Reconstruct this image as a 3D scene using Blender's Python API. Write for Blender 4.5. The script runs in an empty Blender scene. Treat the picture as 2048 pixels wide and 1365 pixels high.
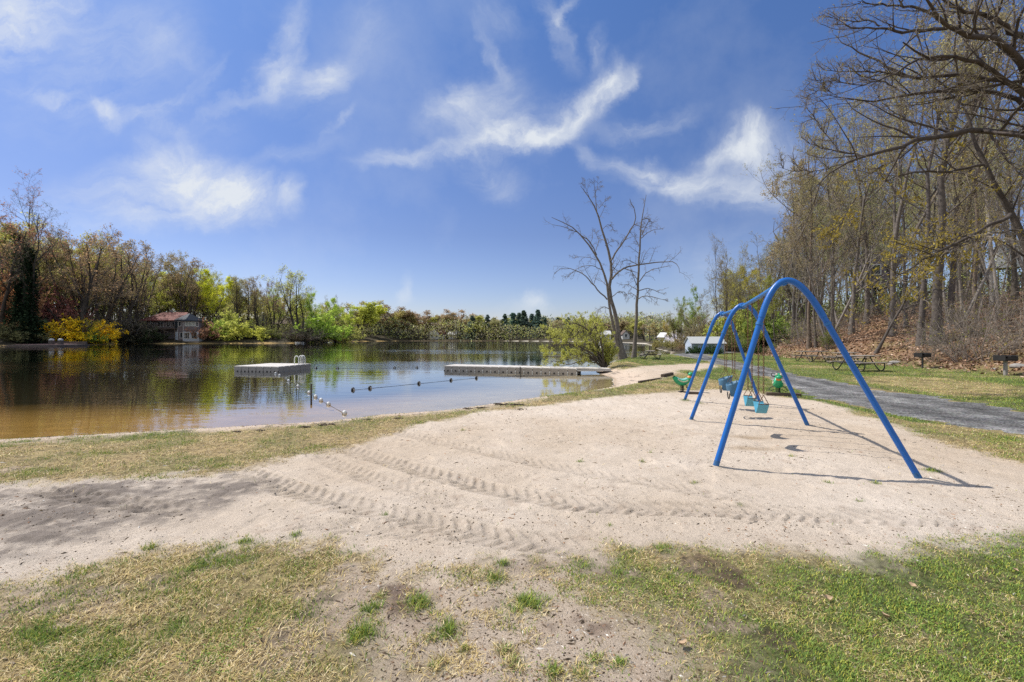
import bpy, math, random
import numpy as np
from mathutils import Vector, Matrix

PI = math.pi
sc = bpy.context.scene
COL = sc.collection
RNG = np.random.default_rng(11)
random.seed(5)

# ------------------------------------------------------------------ camera numbers (photo is 2048 x 1365)
F, HY, CH = 910.0, 674.0, 1.70
WATER = -0.35


def P(px, py, Y):
    """point seen at photo pixel (px, py) standing Y metres ahead of the camera"""
    return np.array([(px - 1024) / F * Y, Y, CH - (py - HY) / F * Y])


def G(px, py, z=0.0):
    Y = (CH - z) * F / (py - HY)
    return ((px - 1024) / F * Y, Y)


# ------------------------------------------------------------------ numpy noise
_T = np.random.default_rng(3).random(65536)


def vnoise(x, y, s=0):
    xi = np.floor(x).astype(np.int64); yi = np.floor(y).astype(np.int64)
    fx = x - xi; fy = y - yi
    ux = fx * fx * (3 - 2 * fx); uy = fy * fy * (3 - 2 * fy)
    def h(a, b):
        k = (a * 73856093) ^ (b * 19349663) ^ (s * 83492791)
        k = (k ^ (k >> 13)) * 1274126177
        return _T[(k ^ (k >> 16)) & 0xFFFF]
    return (h(xi, yi) * (1 - ux) + h(xi + 1, yi) * ux) * (1 - uy) + (h(xi, yi + 1) * (1 - ux) + h(xi + 1, yi + 1) * ux) * uy


def fbm(x, y, s=0, o=4):
    t = 0; a = 0.5; n = 0
    for i in range(o):
        t = t + a * vnoise(x, y, s + i * 17); n += a
        x = x * 2.03 + 13.1; y = y * 2.03 + 7.7; a *= 0.5
    return t / n - 0.5


def sstep(a, b, x):
    t = np.clip((x - a) / (b - a), 0, 1)
    return t * t * (3 - 2 * t)


def seg_dist(x, y, pts, closed=True):
    d = np.full(x.shape, 1e9)
    n = len(pts)
    for i in range(n if closed else n - 1):
        x0, y0 = pts[i]; x1, y1 = pts[(i + 1) % n]
        dx, dy = x1 - x0, y1 - y0
        t = np.clip(((x - x0) * dx + (y - y0) * dy) / (dx * dx + dy * dy + 1e-12), 0, 1)
        d = np.minimum(d, (x - x0 - t * dx) ** 2 + (y - y0 - t * dy) ** 2)
    return np.sqrt(d)


def inside(x, y, pts):
    c = np.zeros(x.shape, bool)
    n = len(pts)
    for i in range(n):
        x0, y0 = pts[i]; x1, y1 = pts[(i + 1) % n]
        if y0 == y1:
            continue
        k = ((y0 > y) != (y1 > y)) & (x < (x1 - x0) * (y - y0) / (y1 - y0) + x0)
        c ^= k
    return c


def sdf(x, y, pts):
    d = seg_dist(x, y, pts)
    return np.where(inside(x, y, pts), d, -d)      # positive inside


# ------------------------------------------------------------------ the lake, the lawns, the sand, all in metres
LAKE = [(-60, 7.6), (-40, 8.2), (-25, 8.5), (-10, 8.88), (-7.65, 9.6), (-4.5, 10.7), (-3.8, 11.4), (-2.3, 12.1), (-.37, 14.1), (2.3, 16.5),
        (4.1, 18.65), (4.97, 22.5), (4.8, 26.3), (5.9, 30.6), (8.8, 38.9), (13, 44.4), (17, 49), (21, 60), (24, 75), (31, 100),
        (39, 133), (40, 186), (17, 207), (-6, 219), (-30, 219), (-54, 219), (-70, 196), (-70, 170), (-67, 147), (-76, 143), (-95, 138),
        (-113, 133), (-106, 116), (-111, 110), (-108, 100), (-140, 82), (-150, 40), (-110, 10)]


def px_poly(pts, z=0.0):
    return [G(a, b, z) for a, b in pts]


S_MAIN = px_poly([(-300, 1010), (0, 968), (200, 958), (430, 948), (560, 918), (660, 903), (760, 872), (830, 852), (900, 840), (980, 822), (1060, 812),
                  (1200, 797), (1340, 783), (1440, 778), (1500, 782), (1560, 793), (1640, 803), (1750, 838), (1850, 875), (2048, 920), (2400, 1000),
                  (2400, 1055), (2048, 1076), (1850, 1090), (1700, 1122), (1560, 1106), (1400, 1101), (1250, 1101), (1170, 1128), (1000, 1120), (880, 1150),
                  (760, 1140), (620, 1092), (500, 1087), (330, 1102), (150, 1142), (0, 1172), (-300, 1240)])
S_LOW = px_poly([(700, 1130), (1170, 1122), (1185, 1180), (1240, 1215), (1330, 1260), (1390, 1310), (1450, 1420), (1430, 1700), (820, 1700), (770, 1400), (730, 1280), (690, 1200)])
S_SPIT = px_poly([(1150, 752), (1225, 737.5), (1300, 733.5), (1375, 737), (1342, 752), (1290, 763), (1230, 774), (1190, 780)])
S_SPIT2 = px_poly([(1280, 733), (1420, 726), (1440, 735), (1400, 742), (1340, 740)])
S_MUD = px_poly([(-300, 985), (0, 972), (200, 962), (430, 952), (570, 962), (480, 1010), (400, 1040), (240, 1085), (60, 1110), (-300, 1150)])
S_STRIP = px_poly([(-300, 905), (0, 899), (300, 881), (500, 867), (650, 851), (800, 834), (900, 821), (1000, 812), (1060, 799), (1120, 789), (1230, 771), (1290, 757), (1400, 750), (1400, 780), (1200, 797),
                   (1060, 812), (980, 822), (900, 840), (830, 852), (760, 872), (660, 903), (560, 918), (430, 948), (200, 958), (0, 968), (-300, 1010)])
PATH_FAR = [(2600, 925), (2300, 869), (2048, 825), (1800, 785), (1600, 752), (1500, 730), (1440, 717.5)]
PATH_NEAR = [(2600, 975), (2300, 920), (2048, 873), (1900, 850), (1750, 822), (1640, 798), (1560, 766), (1500, 746), (1430, 729)]
pf = px_poly(PATH_FAR) + [(18.3, 43), (21.5, 47), (27, 52)]
pn = px_poly(PATH_NEAR) + [(13.8, 32), (15.2, 43), (19, 50), (26, 55)]
PATH = pf + pn[::-1]
GREEN_R = px_poly([(1150, 1120), (1250, 1098), (1400, 1098), (1560, 1103), (1680, 1130), (1850, 1100), (2500, 1060), (2700, 1700), (1550, 1700), (1400, 1330), (1300, 1265), (1230, 1220), (1180, 1190)])
TUFTS = [(1005, 1128, .055), (992, 1156, .085), (1057, 1208, .13), (838, 1210, .10), (897, 1262, .09), (742, 1218, .07), (760, 1195, .05), (1190, 1320, .05), (1160, 1345, .07),
         (1240, 1330, .05), (880, 1330, .06), (1010, 1300, .05), (1030, 1325, .06), (1110, 1345, .06), (930, 1300, .04), (720, 1270, .09), (1170, 1130, .08), (1265, 1105, .1), (1330, 1098, .1),
         (300, 1095, .06), (490, 1085, .06), (590, 1070, .05), (430, 1100, .08), (1862, 942, .10), (1752, 964, .05), (1390, 963, .04), (1655, 964, .04), (1585, 912, .05), (1285, 922, .04), (1160, 924, .04),
         (1385, 965, .03), (926, 860, .06), (838, 845, .07), (1370, 802, .12), (1400, 806, .1), (1300, 905, .03), (770, 1030, .03), (1480, 1010, .03), (1220, 1050, .03), (1720, 1000, .03)]


def toe(y):
    return np.interp(y, [0, 8, 17, 24, 40, 60, 90, 140, 300], [26, 25, 21.9, 22.6, 23.2, 31, 42, 62, 80])


def lake_sd(x, y):
    return -sdf(x, y, LAKE)          # positive on land


def terrain(x, y, sd=None):
    x = np.asarray(x, float); y = np.asarray(y, float)
    if sd is None:
        sd = lake_sd(x, y)
    z = np.where(sd > 0, WATER + (-WATER) * sstep(0, 1.9, sd), WATER + np.maximum(sd * 0.06, -1.0) + np.clip((sd + 9) * .05, -2, 0))
    # far and left banks rise behind the shore
    lb = sstep(8, 40, -x + 0.0 * y - 30) * sstep(60, 95, y)
    z = z + np.where(sd > 0, lb * (np.clip(sd, 0, 4) * .10 + 11 * (1 - np.exp(-np.clip(sd - 2, 0, 400) * .017))), 0)
    fb = sstep(170, 215, y) * (1 - lb)
    z = z + np.where(sd > 0, fb * 9 * (1 - np.exp(-np.clip(sd - 3, 0, 900) * .010)), 0)
    rt = x - toe(y)
    rt = np.where(y < 190, rt, 0)
    hill = 9.5 * (1 - np.exp(-np.clip(rt, 0, 400) * .37 / 9.5)) + np.clip(rt - 30, 0, 400) * .05
    lip = .12 * sstep(-1.5, 1, rt)
    z = z + np.where(sd > 0, (hill + lip) * sstep(2, 8, sd), 0)
    z = z + np.where(sd > 2, fbm(x * .35, y * .35, 5, 3) * .25 * sstep(-1, 5, rt), 0)
    return z


def Z(x, y):
    return float(terrain(np.array([x]), np.array([y]))[0])


def at(px, py, y0=6.0, y1=140.0):
    """where the ray through a photo pixel meets the ground"""
    Y = np.arange(y0, y1, .1)
    x = (px - 1024) / F * Y
    z = CH - (py - HY) / F * Y
    g = terrain(x, Y)
    k = np.nonzero(z <= g)[0]
    i = k[0] if len(k) else len(Y) - 1
    return float(x[i]), float(Y[i]), float(g[i])


# ------------------------------------------------------------------ mesh helpers
def make_mesh(name, V, quads=None, tris=None, mats=(), qm=None, tm=None, attrs=None, smooth=True):
    V = np.ascontiguousarray(V, np.float32).reshape(-1, 3)
    me = bpy.data.meshes.new(name)
    q = np.zeros((0, 4), np.int32) if quads is None else np.asarray(quads, np.int32).reshape(-1, 4)
    t = np.zeros((0, 3), np.int32) if tris is None else np.asarray(tris, np.int32).reshape(-1, 3)
    me.vertices.add(len(V)); me.vertices.foreach_set('co', V.ravel())
    loops = np.concatenate([q.ravel(), t.ravel()])
    me.loops.add(len(loops)); me.loops.foreach_set('vertex_index', loops)
    nq, nt = len(q), len(t)
    me.polygons.add(nq + nt)
    st = np.concatenate([np.arange(nq) * 4, nq * 4 + np.arange(nt) * 3]).astype(np.int32)
    me.polygons.foreach_set('loop_start', st)
    for m in mats:
        me.materials.append(m)
    mi = np.zeros(nq + nt, np.int32)
    if qm is not None: mi[:nq] = qm
    if tm is not None: mi[nq:] = tm
    me.polygons.foreach_set('material_index', mi)
    me.polygons.foreach_set('use_smooth', np.full(nq + nt, bool(smooth)))
    for an, (ty, data) in (attrs or {}).items():
        a = me.attributes.new(an, ty, 'POINT')
        a.data.foreach_set('color' if 'COLOR' in ty else 'value', np.ascontiguousarray(data, np.float32).ravel())
    me.update(calc_edges=True)
    return me


def link(name, data, parent=None):
    o = bpy.data.objects.new(name, data); COL.objects.link(o)
    if parent is not None: o.parent = parent
    return o


def tag(o, label=None, cat=None, group=None, kind=None):
    if label: o['label'] = label
    if cat: o['category'] = cat
    if group: o['group'] = group
    if kind: o['kind'] = kind
    return o


def thing(name, label, cat, loc=(0, 0, 0), rz=0, group=None, rot=None, scale=None):
    o = link(name, None)
    o.location = loc
    o.rotation_euler = rot if rot else (0, 0, rz)
    if scale: o.scale = (scale,) * 3 if not hasattr(scale, '__len__') else scale
    return tag(o, label, cat, group)


class MB:
    """collects shapes for ONE mesh object"""
    def __init__(s):
        s.v = []; s.q = []; s.t = []; s.qm = []; s.tm = []; s.n = 0

    def add(s, V, q=None, t=None, m=0):
        V = np.asarray(V, float).reshape(-1, 3)
        if q is not None and len(q):
            q = np.asarray(q).reshape(-1, 4); s.q.append(q + s.n); s.qm.append(np.full(len(q), m))
        if t is not None and len(t):
            t = np.asarray(t).reshape(-1, 3); s.t.append(t + s.n); s.tm.append(np.full(len(t), m))
        s.v.append(V); s.n += len(V)
        return s

    def box(s, c, d, rz=0, m=0, M=None):
        d = np.array(d) / 2
        V = np.array([[x, y, z] for x in (-1, 1) for y in (-1, 1) for z in (-1, 1)]) * d
        if rz:
            ca, sa = math.cos(rz), math.sin(rz)
            V = V @ np.array([[ca, sa, 0], [-sa, ca, 0], [0, 0, 1]])
        V = V + np.array(c)
        return s.add(V, [[0, 1, 3, 2], [4, 6, 7, 5], [0, 4, 5, 1], [2, 3, 7, 6], [0, 2, 6, 4], [1, 5, 7, 3]], m=m)

    def tube(s, pts, r, sides=8, m=0, caps=True):
        pts = np.asarray(pts, float)
        r = np.broadcast_to(np.asarray(r, float), (len(pts),))
        V, q = tubes(pts[None], r[None], sides)
        s.add(V, q, m=m)
        if caps:
            n = len(pts)
            for e in (0, n - 1):
                ring = V[e * sides:(e + 1) * sides]
                c = pts[e]
                tri = [[i, (i + 1) % sides, sides] if e else [(i + 1) % sides, i, sides] for i in range(sides)]
                s.add(np.vstack([ring, c]), t=tri, m=m)
        return s

    def prism(s, poly, axis_pts, m=0):
        """poly: list of (a,b); axis_pts: function (a,b,side)->xyz for side 0/1"""
        n = len(poly)
        V = [axis_pts(a, b, 0) for a, b in poly] + [axis_pts(a, b, 1) for a, b in poly]
        q = [[i, (i + 1) % n, n + (i + 1) % n, n + i] for i in range(n)]
        t = [[0, i + 1, i] for i in range(1, n - 1)] + [[n, n + i, n + i + 1] for i in range(1, n - 1)]
        return s.add(V, q, t, m=m)

    def ell(s, c, r, nu=14, nv=9, m=0, R=None):
        u = np.linspace(0, 2 * PI, nu, endpoint=False); v = np.linspace(0, PI, nv)
        V = np.array([[math.sin(b) * math.cos(a), math.sin(b) * math.sin(a), math.cos(b)] for b in v for a in u]) * np.array(r)
        if R is not None: V = V @ np.array(R).T
        V = V + np.array(c)
        q = [[i * nu + j, (i + 1) * nu + j, (i + 1) * nu + (j + 1) % nu, i * nu + (j + 1) % nu] for i in range(nv - 1) for j in range(nu)]
        return s.add(V, q, m=m)

    def build(s, name, mats, parent=None, smooth=False, bevel=0, attrs=None):
        mats = mats if isinstance(mats, (list, tuple)) else [mats]
        me = make_mesh(name, np.vstack(s.v), np.vstack(s.q) if s.q else None, np.vstack(s.t) if s.t else None, mats,
                       np.concatenate(s.qm) if s.qm else None, np.concatenate(s.tm) if s.tm else None, smooth=smooth, attrs=attrs)
        o = link(name, me, parent)
        if bevel:
            b = o.modifiers.new('bevel', 'BEVEL'); b.width = bevel; b.segments = 2; b.limit_method = 'ANGLE'
        return o


def tubes(Pt, R, sides):
    """Pt (B,n,3), R (B,n) -> verts, quads of B open tubes"""
    B, n, _ = Pt.shape
    T = np.gradient(Pt, axis=1)
    T /= np.linalg.norm(T, axis=2, keepdims=True) + 1e-9
    mean = np.abs(Pt[:, -1] - Pt[:, 0])
    ref = np.zeros((B, 3)); ref[np.arange(B), np.argmin(mean, axis=1)] = 1
    N1 = np.cross(T, ref[:, None, :]); N1 /= np.linalg.norm(N1, axis=2, keepdims=True) + 1e-9
    N2 = np.cross(T, N1)
    a = np.arange(sides) * 2 * PI / sides
    V = Pt[:, :, None, :] + R[:, :, None, None] * (N1[:, :, None, :] * np.cos(a)[None, None, :, None] + N2[:, :, None, :] * np.sin(a)[None, None, :, None])
    idx = np.arange(B * n * sides).reshape(B, n, sides)
    a0 = idx[:, :-1]; a1 = idx[:, 1:]
    q = np.stack([a0, np.roll(a0, -1, 2), np.roll(a1, -1, 2), a1], axis=-1).reshape(-1, 4)
    return V.reshape(-1, 3), q


# ------------------------------------------------------------------ materials
def mat(name):
    m = bpy.data.materials.new(name); m.use_nodes = True
    nt = m.node_tree; nt.nodes.clear()
    out = nt.nodes.new('ShaderNodeOutputMaterial')
    return m, nt, out


def nd(nt, ty, **kw):
    n = nt.nodes.new('ShaderNode' + ty)
    for k, v in kw.items():
        if k.startswith('i_'):
            k2 = k[2:]
            n.inputs[int(k2) if k2.isdigit() else k2.replace('_', ' ')].default_value = v
        else:
            setattr(n, k, v)
    return n


def simple(name, col, rough=.6, var=.15, scale=8, metal=0, bump=0, bscale=60, spec=.4, objcol=False, coat=0):
    m, nt, out = mat(name)
    b = nd(nt, 'BsdfPrincipled', i_Roughness=rough, i_Metallic=metal)
    b.inputs['Specular IOR Level'].default_value = spec
    if coat: b.inputs['Coat Weight'].default_value = coat
    tc = nd(nt, 'TexCoord')
    nz = nd(nt, 'TexNoise', i_Scale=scale, i_Detail=5.0, i_Roughness=.65)
    nt.links.new(tc.outputs['Object'], nz.inputs['Vector'])
    mr = nd(nt, 'MapRange', i_1=.25, i_2=.75, i_3=1 - var, i_4=1 + var)
    nt.links.new(nz.outputs['Fac'], mr.inputs[0])
    mx = nd(nt, 'VectorMath', operation='SCALE')
    if objcol:
        oi = nd(nt, 'ObjectInfo'); nt.links.new(oi.outputs['Color'], mx.inputs[0])
    else:
        mx.inputs[0].default_value = col
    nt.links.new(mr.outputs[0], mx.inputs['Scale'])
    nt.links.new(mx.outputs[0], b.inputs['Base Color'])
    if bump:
        n2 = nd(nt, 'TexNoise', i_Scale=bscale, i_Detail=4.0)
        nt.links.new(tc.outputs['Object'], n2.inputs['Vector'])
        bp = nd(nt, 'Bump', i_Strength=bump, i_Distance=.02)
        nt.links.new(n2.outputs['Fac'], bp.inputs['Height'])
        nt.links.new(bp.outputs[0], b.inputs['Normal'])
    nt.links.new(b.outputs[0], out.inputs[0])
    return m


def leaf_mat(name, transl=.48, fixed=None):
    """foliage: colour of the object, brightness of each leaf from its own attribute"""
    m, nt, out = mat(name)
    at_ = nd(nt, 'Attribute', attribute_name='var')
    mx = nd(nt, 'VectorMath', operation='SCALE')
    if fixed: mx.inputs[0].default_value = fixed
    else:
        oi = nd(nt, 'ObjectInfo'); nt.links.new(oi.outputs['Color'], mx.inputs[0])
    nt.links.new(at_.outputs['Fac'], mx.inputs['Scale'])
    d = nd(nt, 'BsdfDiffuse'); t = nd(nt, 'BsdfTranslucent'); a = nd(nt, 'MixShader', i_0=transl)
    nt.links.new(mx.outputs[0], d.inputs[0]); nt.links.new(mx.outputs[0], t.inputs[0])
    nt.links.new(d.outputs[0], a.inputs[1]); nt.links.new(t.outputs[0], a.inputs[2])
    nt.links.new(a.outputs[0], out.inputs[0])
    return m


def attr_col(name, attr, rough=.9, transl=0., grain=0., gscale=300, bump=0., spec=.2, big=0.):
    m, nt, out = mat(name)
    a = nd(nt, 'Attribute', attribute_name=attr)
    src = a.outputs['Color']
    gp = nd(nt, 'NewGeometry')
    def mul(src, scale, amt, detail=4.0):
        nz = nd(nt, 'TexNoise', i_Scale=scale, i_Detail=detail, i_Roughness=.7)
        nt.links.new(gp.outputs['Position'], nz.inputs['Vector'])
        mr = nd(nt, 'MapRange', i_1=.25, i_2=.75, i_3=1 - amt, i_4=1 + amt)
        nt.links.new(nz.outputs['Fac'], mr.inputs[0])
        mx = nd(nt, 'VectorMath', operation='SCALE')
        nt.links.new(src, mx.inputs[0]); nt.links.new(mr.outputs[0], mx.inputs['Scale'])
        return mx.outputs[0], nz
    nz = None
    if grain: src, nz = mul(src, gscale, grain)
    if big: src, _ = mul(src, 3.0, big, 6.0)
    b = nd(nt, 'BsdfPrincipled', i_Roughness=rough); b.inputs['Specular IOR Level'].default_value = spec
    nt.links.new(src, b.inputs['Base Color'])
    if bump:
        n2 = nd(nt, 'TexNoise', i_Scale=24., i_Detail=9.0, i_Roughness=.80)
        nt.links.new(gp.outputs['Position'], n2.inputs['Vector'])
        bp = nd(nt, 'Bump', i_Strength=bump, i_Distance=.02)
        nt.links.new(n2.outputs['Fac'], bp.inputs['Height']); nt.links.new(bp.outputs[0], b.inputs['Normal'])
    if transl:
        t = nd(nt, 'BsdfTranslucent'); mx = nd(nt, 'MixShader', i_0=transl)
        nt.links.new(src, t.inputs[0]); nt.links.new(b.outputs[0], mx.inputs[1]); nt.links.new(t.outputs[0], mx.inputs[2])
        nt.links.new(mx.outputs[0], out.inputs[0])
    else:
        nt.links.new(b.outputs[0], out.inputs[0])
    return m


M = {}
M['ground'] = attr_col('ground_mixed', 'albedo', grain=.42, gscale=120, bump=1.0, big=.12)
M['grass'] = attr_col('grass_blades', 'albedo', rough=.7, transl=.22)
M['stone_bits'] = attr_col('pebble_mixed', 'albedo', rough=.85)
M['bark'] = simple('bark', (1, 1, 1), .9, .45, 6, bump=.6, bscale=25, objcol=True, spec=.2)
M['twig'] = simple('twig', (.225, .195, .165), .9, .2, 2, spec=.2)
M['leaf'] = leaf_mat('leaf')
M['blue'] = simple('blue_paint', (.006, .115, .43), .34, .12, 5, bump=.08, bscale=40, spec=.5)
M['blue_worn'] = simple('blue_paint_worn', (.015, .13, .38), .42, .25, 9, bump=.1, bscale=40, spec=.5)
M['rusty_blue'] = simple('scuffed_blue_foot', (.03, .12, .30), .6, .5, 22)
M['chain'] = simple('rusty_chain', (.16, .085, .05), .6, .4, 30, metal=.5)
M['galv'] = simple('galvanised_steel', (.42, .42, .42), .4, .2, 20, metal=.8)
M['belt'] = simple('teal_rubber', (.085, .33, .46), .55, .15, 20)
M['bucket'] = simple('grey_blue_rubber', (.055, .15, .25), .55, .2, 14)
M['black'] = simple('black_rubber', (.02, .02, .022), .6, .2, 20)
M['green_pl'] = simple('green_plastic', (.01, .30, .13), .4, .15, 6, spec=.5)
M['orange_pl'] = simple('orange_plastic', (.62, .22, .05), .45, .15, 8)
M['cream_pl'] = simple('cream_plastic', (.62, .56, .42), .45, .1, 8)
M['mint_pl'] = simple('mint_plastic', (.25, .55, .50), .45, .1, 8)
M['wood_grey'] = simple('weathered_wood', (.27, .235, .20), .85, .3, 7, bump=.4, bscale=30)
M['wood_dark'] = simple('dark_timber', (.10, .075, .055), .9, .3, 6, bump=.4)
M['steel_dark'] = simple('dark_steel', (.09, .085, .08), .5, .3, 12, metal=.6)
M['grill_black'] = simple('sooty_iron', (.018, .016, .015), .7, .3, 12)
M['float'] = simple('grey_plastic_float', (.36, .33, .30), .6, .14, 3, bump=.2)
M['float_top'] = simple('pale_plastic_deck', (.62, .58, .53), .6, .12, 3)
M['white'] = simple('white_paint', (.72, .72, .70), .6, .08, 4)
M['dirty_white'] = simple('dirty_white', (.55, .55, .54), .6, .2, 4)
M['shed_wall'] = simple('pale_blue_siding', (.40, .47, .58), .7, .08, 4)
M['shed_roof'] = simple('pale_roof', (.42, .44, .44), .7, .12, 5)
M['glass'] = simple('window_glass', (.03, .04, .05), .08, .1, 2, spec=.8)
M['glass_lit'] = simple('curtained_glass', (.40, .43, .40), .3, .3, 1.2, spec=.6)
M['h_wall'] = simple('brown_grey_siding', (.20, .17, .18), .8, .12, 1)
M['h_low'] = simple('pale_blue_wall', (.46, .52, .60), .8, .08, 1)
M['h_red'] = simple('red_roof_tiles', (.17, .05, .042), .8, .35, 1.2)
M['h_grey'] = simple('slate_roof', (.055, .065, .085), .8, .25, 1.2)
M['brown_roof'] = simple('brown_roof', (.12, .085, .07), .85, .25, 1)
M['stone'] = simple('grey_stone', (.30, .28, .26), .9, .3, 1.6, bump=.5, bscale=9)
M['wall_stone'] = simple('dark_wall_stone', (.10, .08, .07), .9, .45, 2.2, bump=.6, bscale=9)
M['pinkstone'] = simple('pink_paving', (.38, .24, .22), .9, .25, 1.2)
M['dryleaf'] = simple('dry_leaf', (.42, .30, .19), .8, .3, 20)
M['asphalt'] = None


# gravel path
def gravel_mat():
    m, nt, out = mat('grey_gravel')
    gp = nd(nt, 'NewGeometry')
    b = nd(nt, 'BsdfPrincipled', i_Roughness=.95); b.inputs['Specular IOR Level'].default_value = .2
    n1 = nd(nt, 'TexNoise', i_Scale=1.6, i_Detail=9.0, i_Roughness=.8)
    v = nd(nt, 'TexVoronoi', i_Scale=24.)
    n3 = nd(nt, 'TexNoise', i_Scale=14., i_Detail=6.0, i_Roughness=.8)
    for n in (n1, v, n3): nt.links.new(gp.outputs['Position'], n.inputs['Vector'])
    r = nd(nt, 'ValToRGB')
    r.color_ramp.elements[0].position = .38; r.color_ramp.elements[0].color = (.05, .047, .045, 1)
    r.color_ramp.elements[1].position = .62; r.color_ramp.elements[1].color = (.33, .305, .285, 1)
    e = r.color_ramp.elements.new(.5); e.color = (.15, .139, .132, 1)
    add = nd(nt, 'Math', operation='MULTIPLY_ADD'); add.inputs[1].default_value = .55
    nt.links.new(n3.outputs['Fac'], add.inputs[0])
    m2 = nd(nt, 'Math', operation='MULTIPLY'); m2.inputs[1].default_value = .5
    nt.links.new(n1.outputs['Fac'], m2.inputs[0]); nt.links.new(m2.outputs[0], add.inputs[2])
    nt.links.new(add.outputs[0], r.inputs[0])
    mx = nd(nt, 'Mix', data_type='RGBA', blend_type='MULTIPLY'); mx.inputs[0].default_value = .55
    nt.links.new(r.outputs[0], mx.inputs[6]); nt.links.new(v.outputs['Color'], mx.inputs[7])
    hs = nd(nt, 'HueSaturation', i_Saturation=.2, i_Value=.98)
    nt.links.new(mx.outputs[2], hs.inputs['Color']); at_ = nd(nt, 'Attribute', attribute_name='var'); vs_ = nd(nt, 'VectorMath', operation='SCALE'); nt.links.new(hs.outputs[0], vs_.inputs[0]); nt.links.new(at_.outputs['Fac'], vs_.inputs['Scale'])
    nt.links.new(vs_.outputs[0], b.inputs['Base Color'])
    bp = nd(nt, 'Bump', i_Strength=.9, i_Distance=.03)
    nt.links.new(v.outputs['Distance'], bp.inputs['Height']); nt.links.new(bp.outputs[0], b.inputs['Normal'])
    nt.links.new(b.outputs[0], out.inputs[0])
    return m


def water_mat():
    m, nt, out = mat('lake_water')
    gp = nd(nt, 'NewGeometry')
    mp = nd(nt, 'Mapping'); mp.inputs['Scale'].default_value = (.55, 1.6, 1)
    nt.links.new(gp.outputs['Position'], mp.inputs['Vector'])
    n1 = nd(nt, 'TexNoise', i_Scale=1.1, i_Detail=3.0, i_Roughness=.5)
    n2 = nd(nt, 'TexNoise', i_Scale=5.5, i_Detail=2.0, i_Roughness=.5)
    mp2 = nd(nt, 'Mapping'); mp2.inputs['Scale'].default_value = (.012, .05, 1); mp2.inputs['Location'].default_value = (.3, .2, 0)
    nt.links.new(gp.outputs['Position'], mp2.inputs['Vector'])
    n3 = nd(nt, 'TexNoise', i_Scale=1., i_Detail=3.0)
    nt.links.new(mp2.outputs[0], n3.inputs['Vector'])
    nt.links.new(mp.outputs[0], n1.inputs['Vector']); nt.links.new(mp.outputs[0], n2.inputs['Vector'])
    wind = nd(nt, 'MapRange', i_1=.48, i_2=.62, i_3=.06, i_4=1.3); nt.links.new(n3.outputs['Fac'], wind.inputs[0])
    ml = nd(nt, 'Math', operation='MULTIPLY'); nt.links.new(n2.outputs['Fac'], ml.inputs[0]); nt.links.new(wind.outputs[0], ml.inputs[1])
    ad = nd(nt, 'Math', operation='MULTIPLY_ADD'); ad.inputs[1].default_value = .75
    nt.links.new(n1.outputs['Fac'], ad.inputs[0]); nt.links.new(ml.outputs[0], ad.inputs[2])
    bp = nd(nt, 'Bump', i_Strength=1.0, i_Distance=.009)
    nt.links.new(ad.outputs[0], bp.inputs['Height'])
    fr = nd(nt, 'Fresnel', i_IOR=1.33); nt.links.new(bp.outputs[0], fr.inputs['Normal'])
    fm = nd(nt, 'Math', operation='MULTIPLY_ADD', use_clamp=True); fm.inputs[1].default_value = 1.32; fm.inputs[2].default_value = .0
    nt.links.new(fr.outputs[0], fm.inputs[0])
    gl = nd(nt, 'BsdfGlossy', i_Roughness=.03); gl.inputs[0].default_value = (.93, .95, .97, 1)
    nt.links.new(bp.outputs[0], gl.inputs['Normal'])
    tr = nd(nt, 'BsdfTransparent'); tr.inputs[0].default_value = (.88, .83, .68, 1)
    mx = nd(nt, 'MixShader')
    nt.links.new(fm.outputs[0], mx.inputs[0]); nt.links.new(tr.outputs[0], mx.inputs[1]); nt.links.new(gl.outputs[0], mx.inputs[2])
    nt.links.new(mx.outputs[0], out.inputs[0])
    return m


M['gravel'] = gravel_mat()
M['water'] = water_mat()

# ------------------------------------------------------------------ ground sheet
def axis(lo, hi, step, out_lo, out_hi, grow, cap):
    a = list(np.arange(lo, hi, step))
    s = step; x = a[-1]; r = []
    while x < out_hi:
        s = min(s * grow, cap) if x < 320 else s * 1.25
        x += s; r.append(x)
    s = step; x = a[0]; l = []
    while x > out_lo:
        s = min(s * grow, cap) if x > -320 else s * 1.25
        x -= s; l.append(x)
    return np.array(l[::-1] + a + r)


XS = axis(-5.6, 8.4, .021, -2500, 2500, 1.055, 2.6)
YS = axis(1.5, 8.6, .020, -400, 3000, 1.05, 2.4)
GX, GY = np.meshgrid(XS, YS)
SD = lake_sd(GX, GY)
GZ = terrain(GX, GY, SD)

near = sstep(20, 9, np.hypot(GX - 1, GY - 4))
n1 = fbm(GX * 1.3, GY * 1.3, 1); n2 = fbm(GX * 6, GY * 6, 2); n3 = fbm(GX * 19, GY * 19, 4, 3); n4 = fbm(GX * .25, GY * .25, 9)
wob = n1 * .45 + n2 * .30 + n3 * .12
s_main = sdf(GX, GY, S_MAIN); s_low = sdf(GX, GY, S_LOW); s_spit = np.maximum(sdf(GX, GY, S_SPIT), sdf(GX, GY, S_SPIT2))
s_mud = sdf(GX, GY, S_MUD); s_path = sdf(GX, GY, PATH); s_greenr = sdf(GX, GY, GREEN_R)
sand_m = np.maximum(sstep(-.20, .20, s_main + wob * 1.0), sstep(-.25, .25, s_spit + wob))
low_m = sstep(-.35, .35, s_low + wob * 1.3)
beach = sstep(.35, -.35, SD - np.where(GX < 1, 2.0, 1.2) + wob * 1.1) * (SD > -50) * (GX < 45) * (GY < 30)
beach = np.where(GY > 26.5, sstep(.8, .3, SD) * (GY < 33), beach)
hill_m = sstep(-1.2, .8, GX - toe(GY) + n1 * 2.5 + n4 * 3) * (GX > 10)
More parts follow.
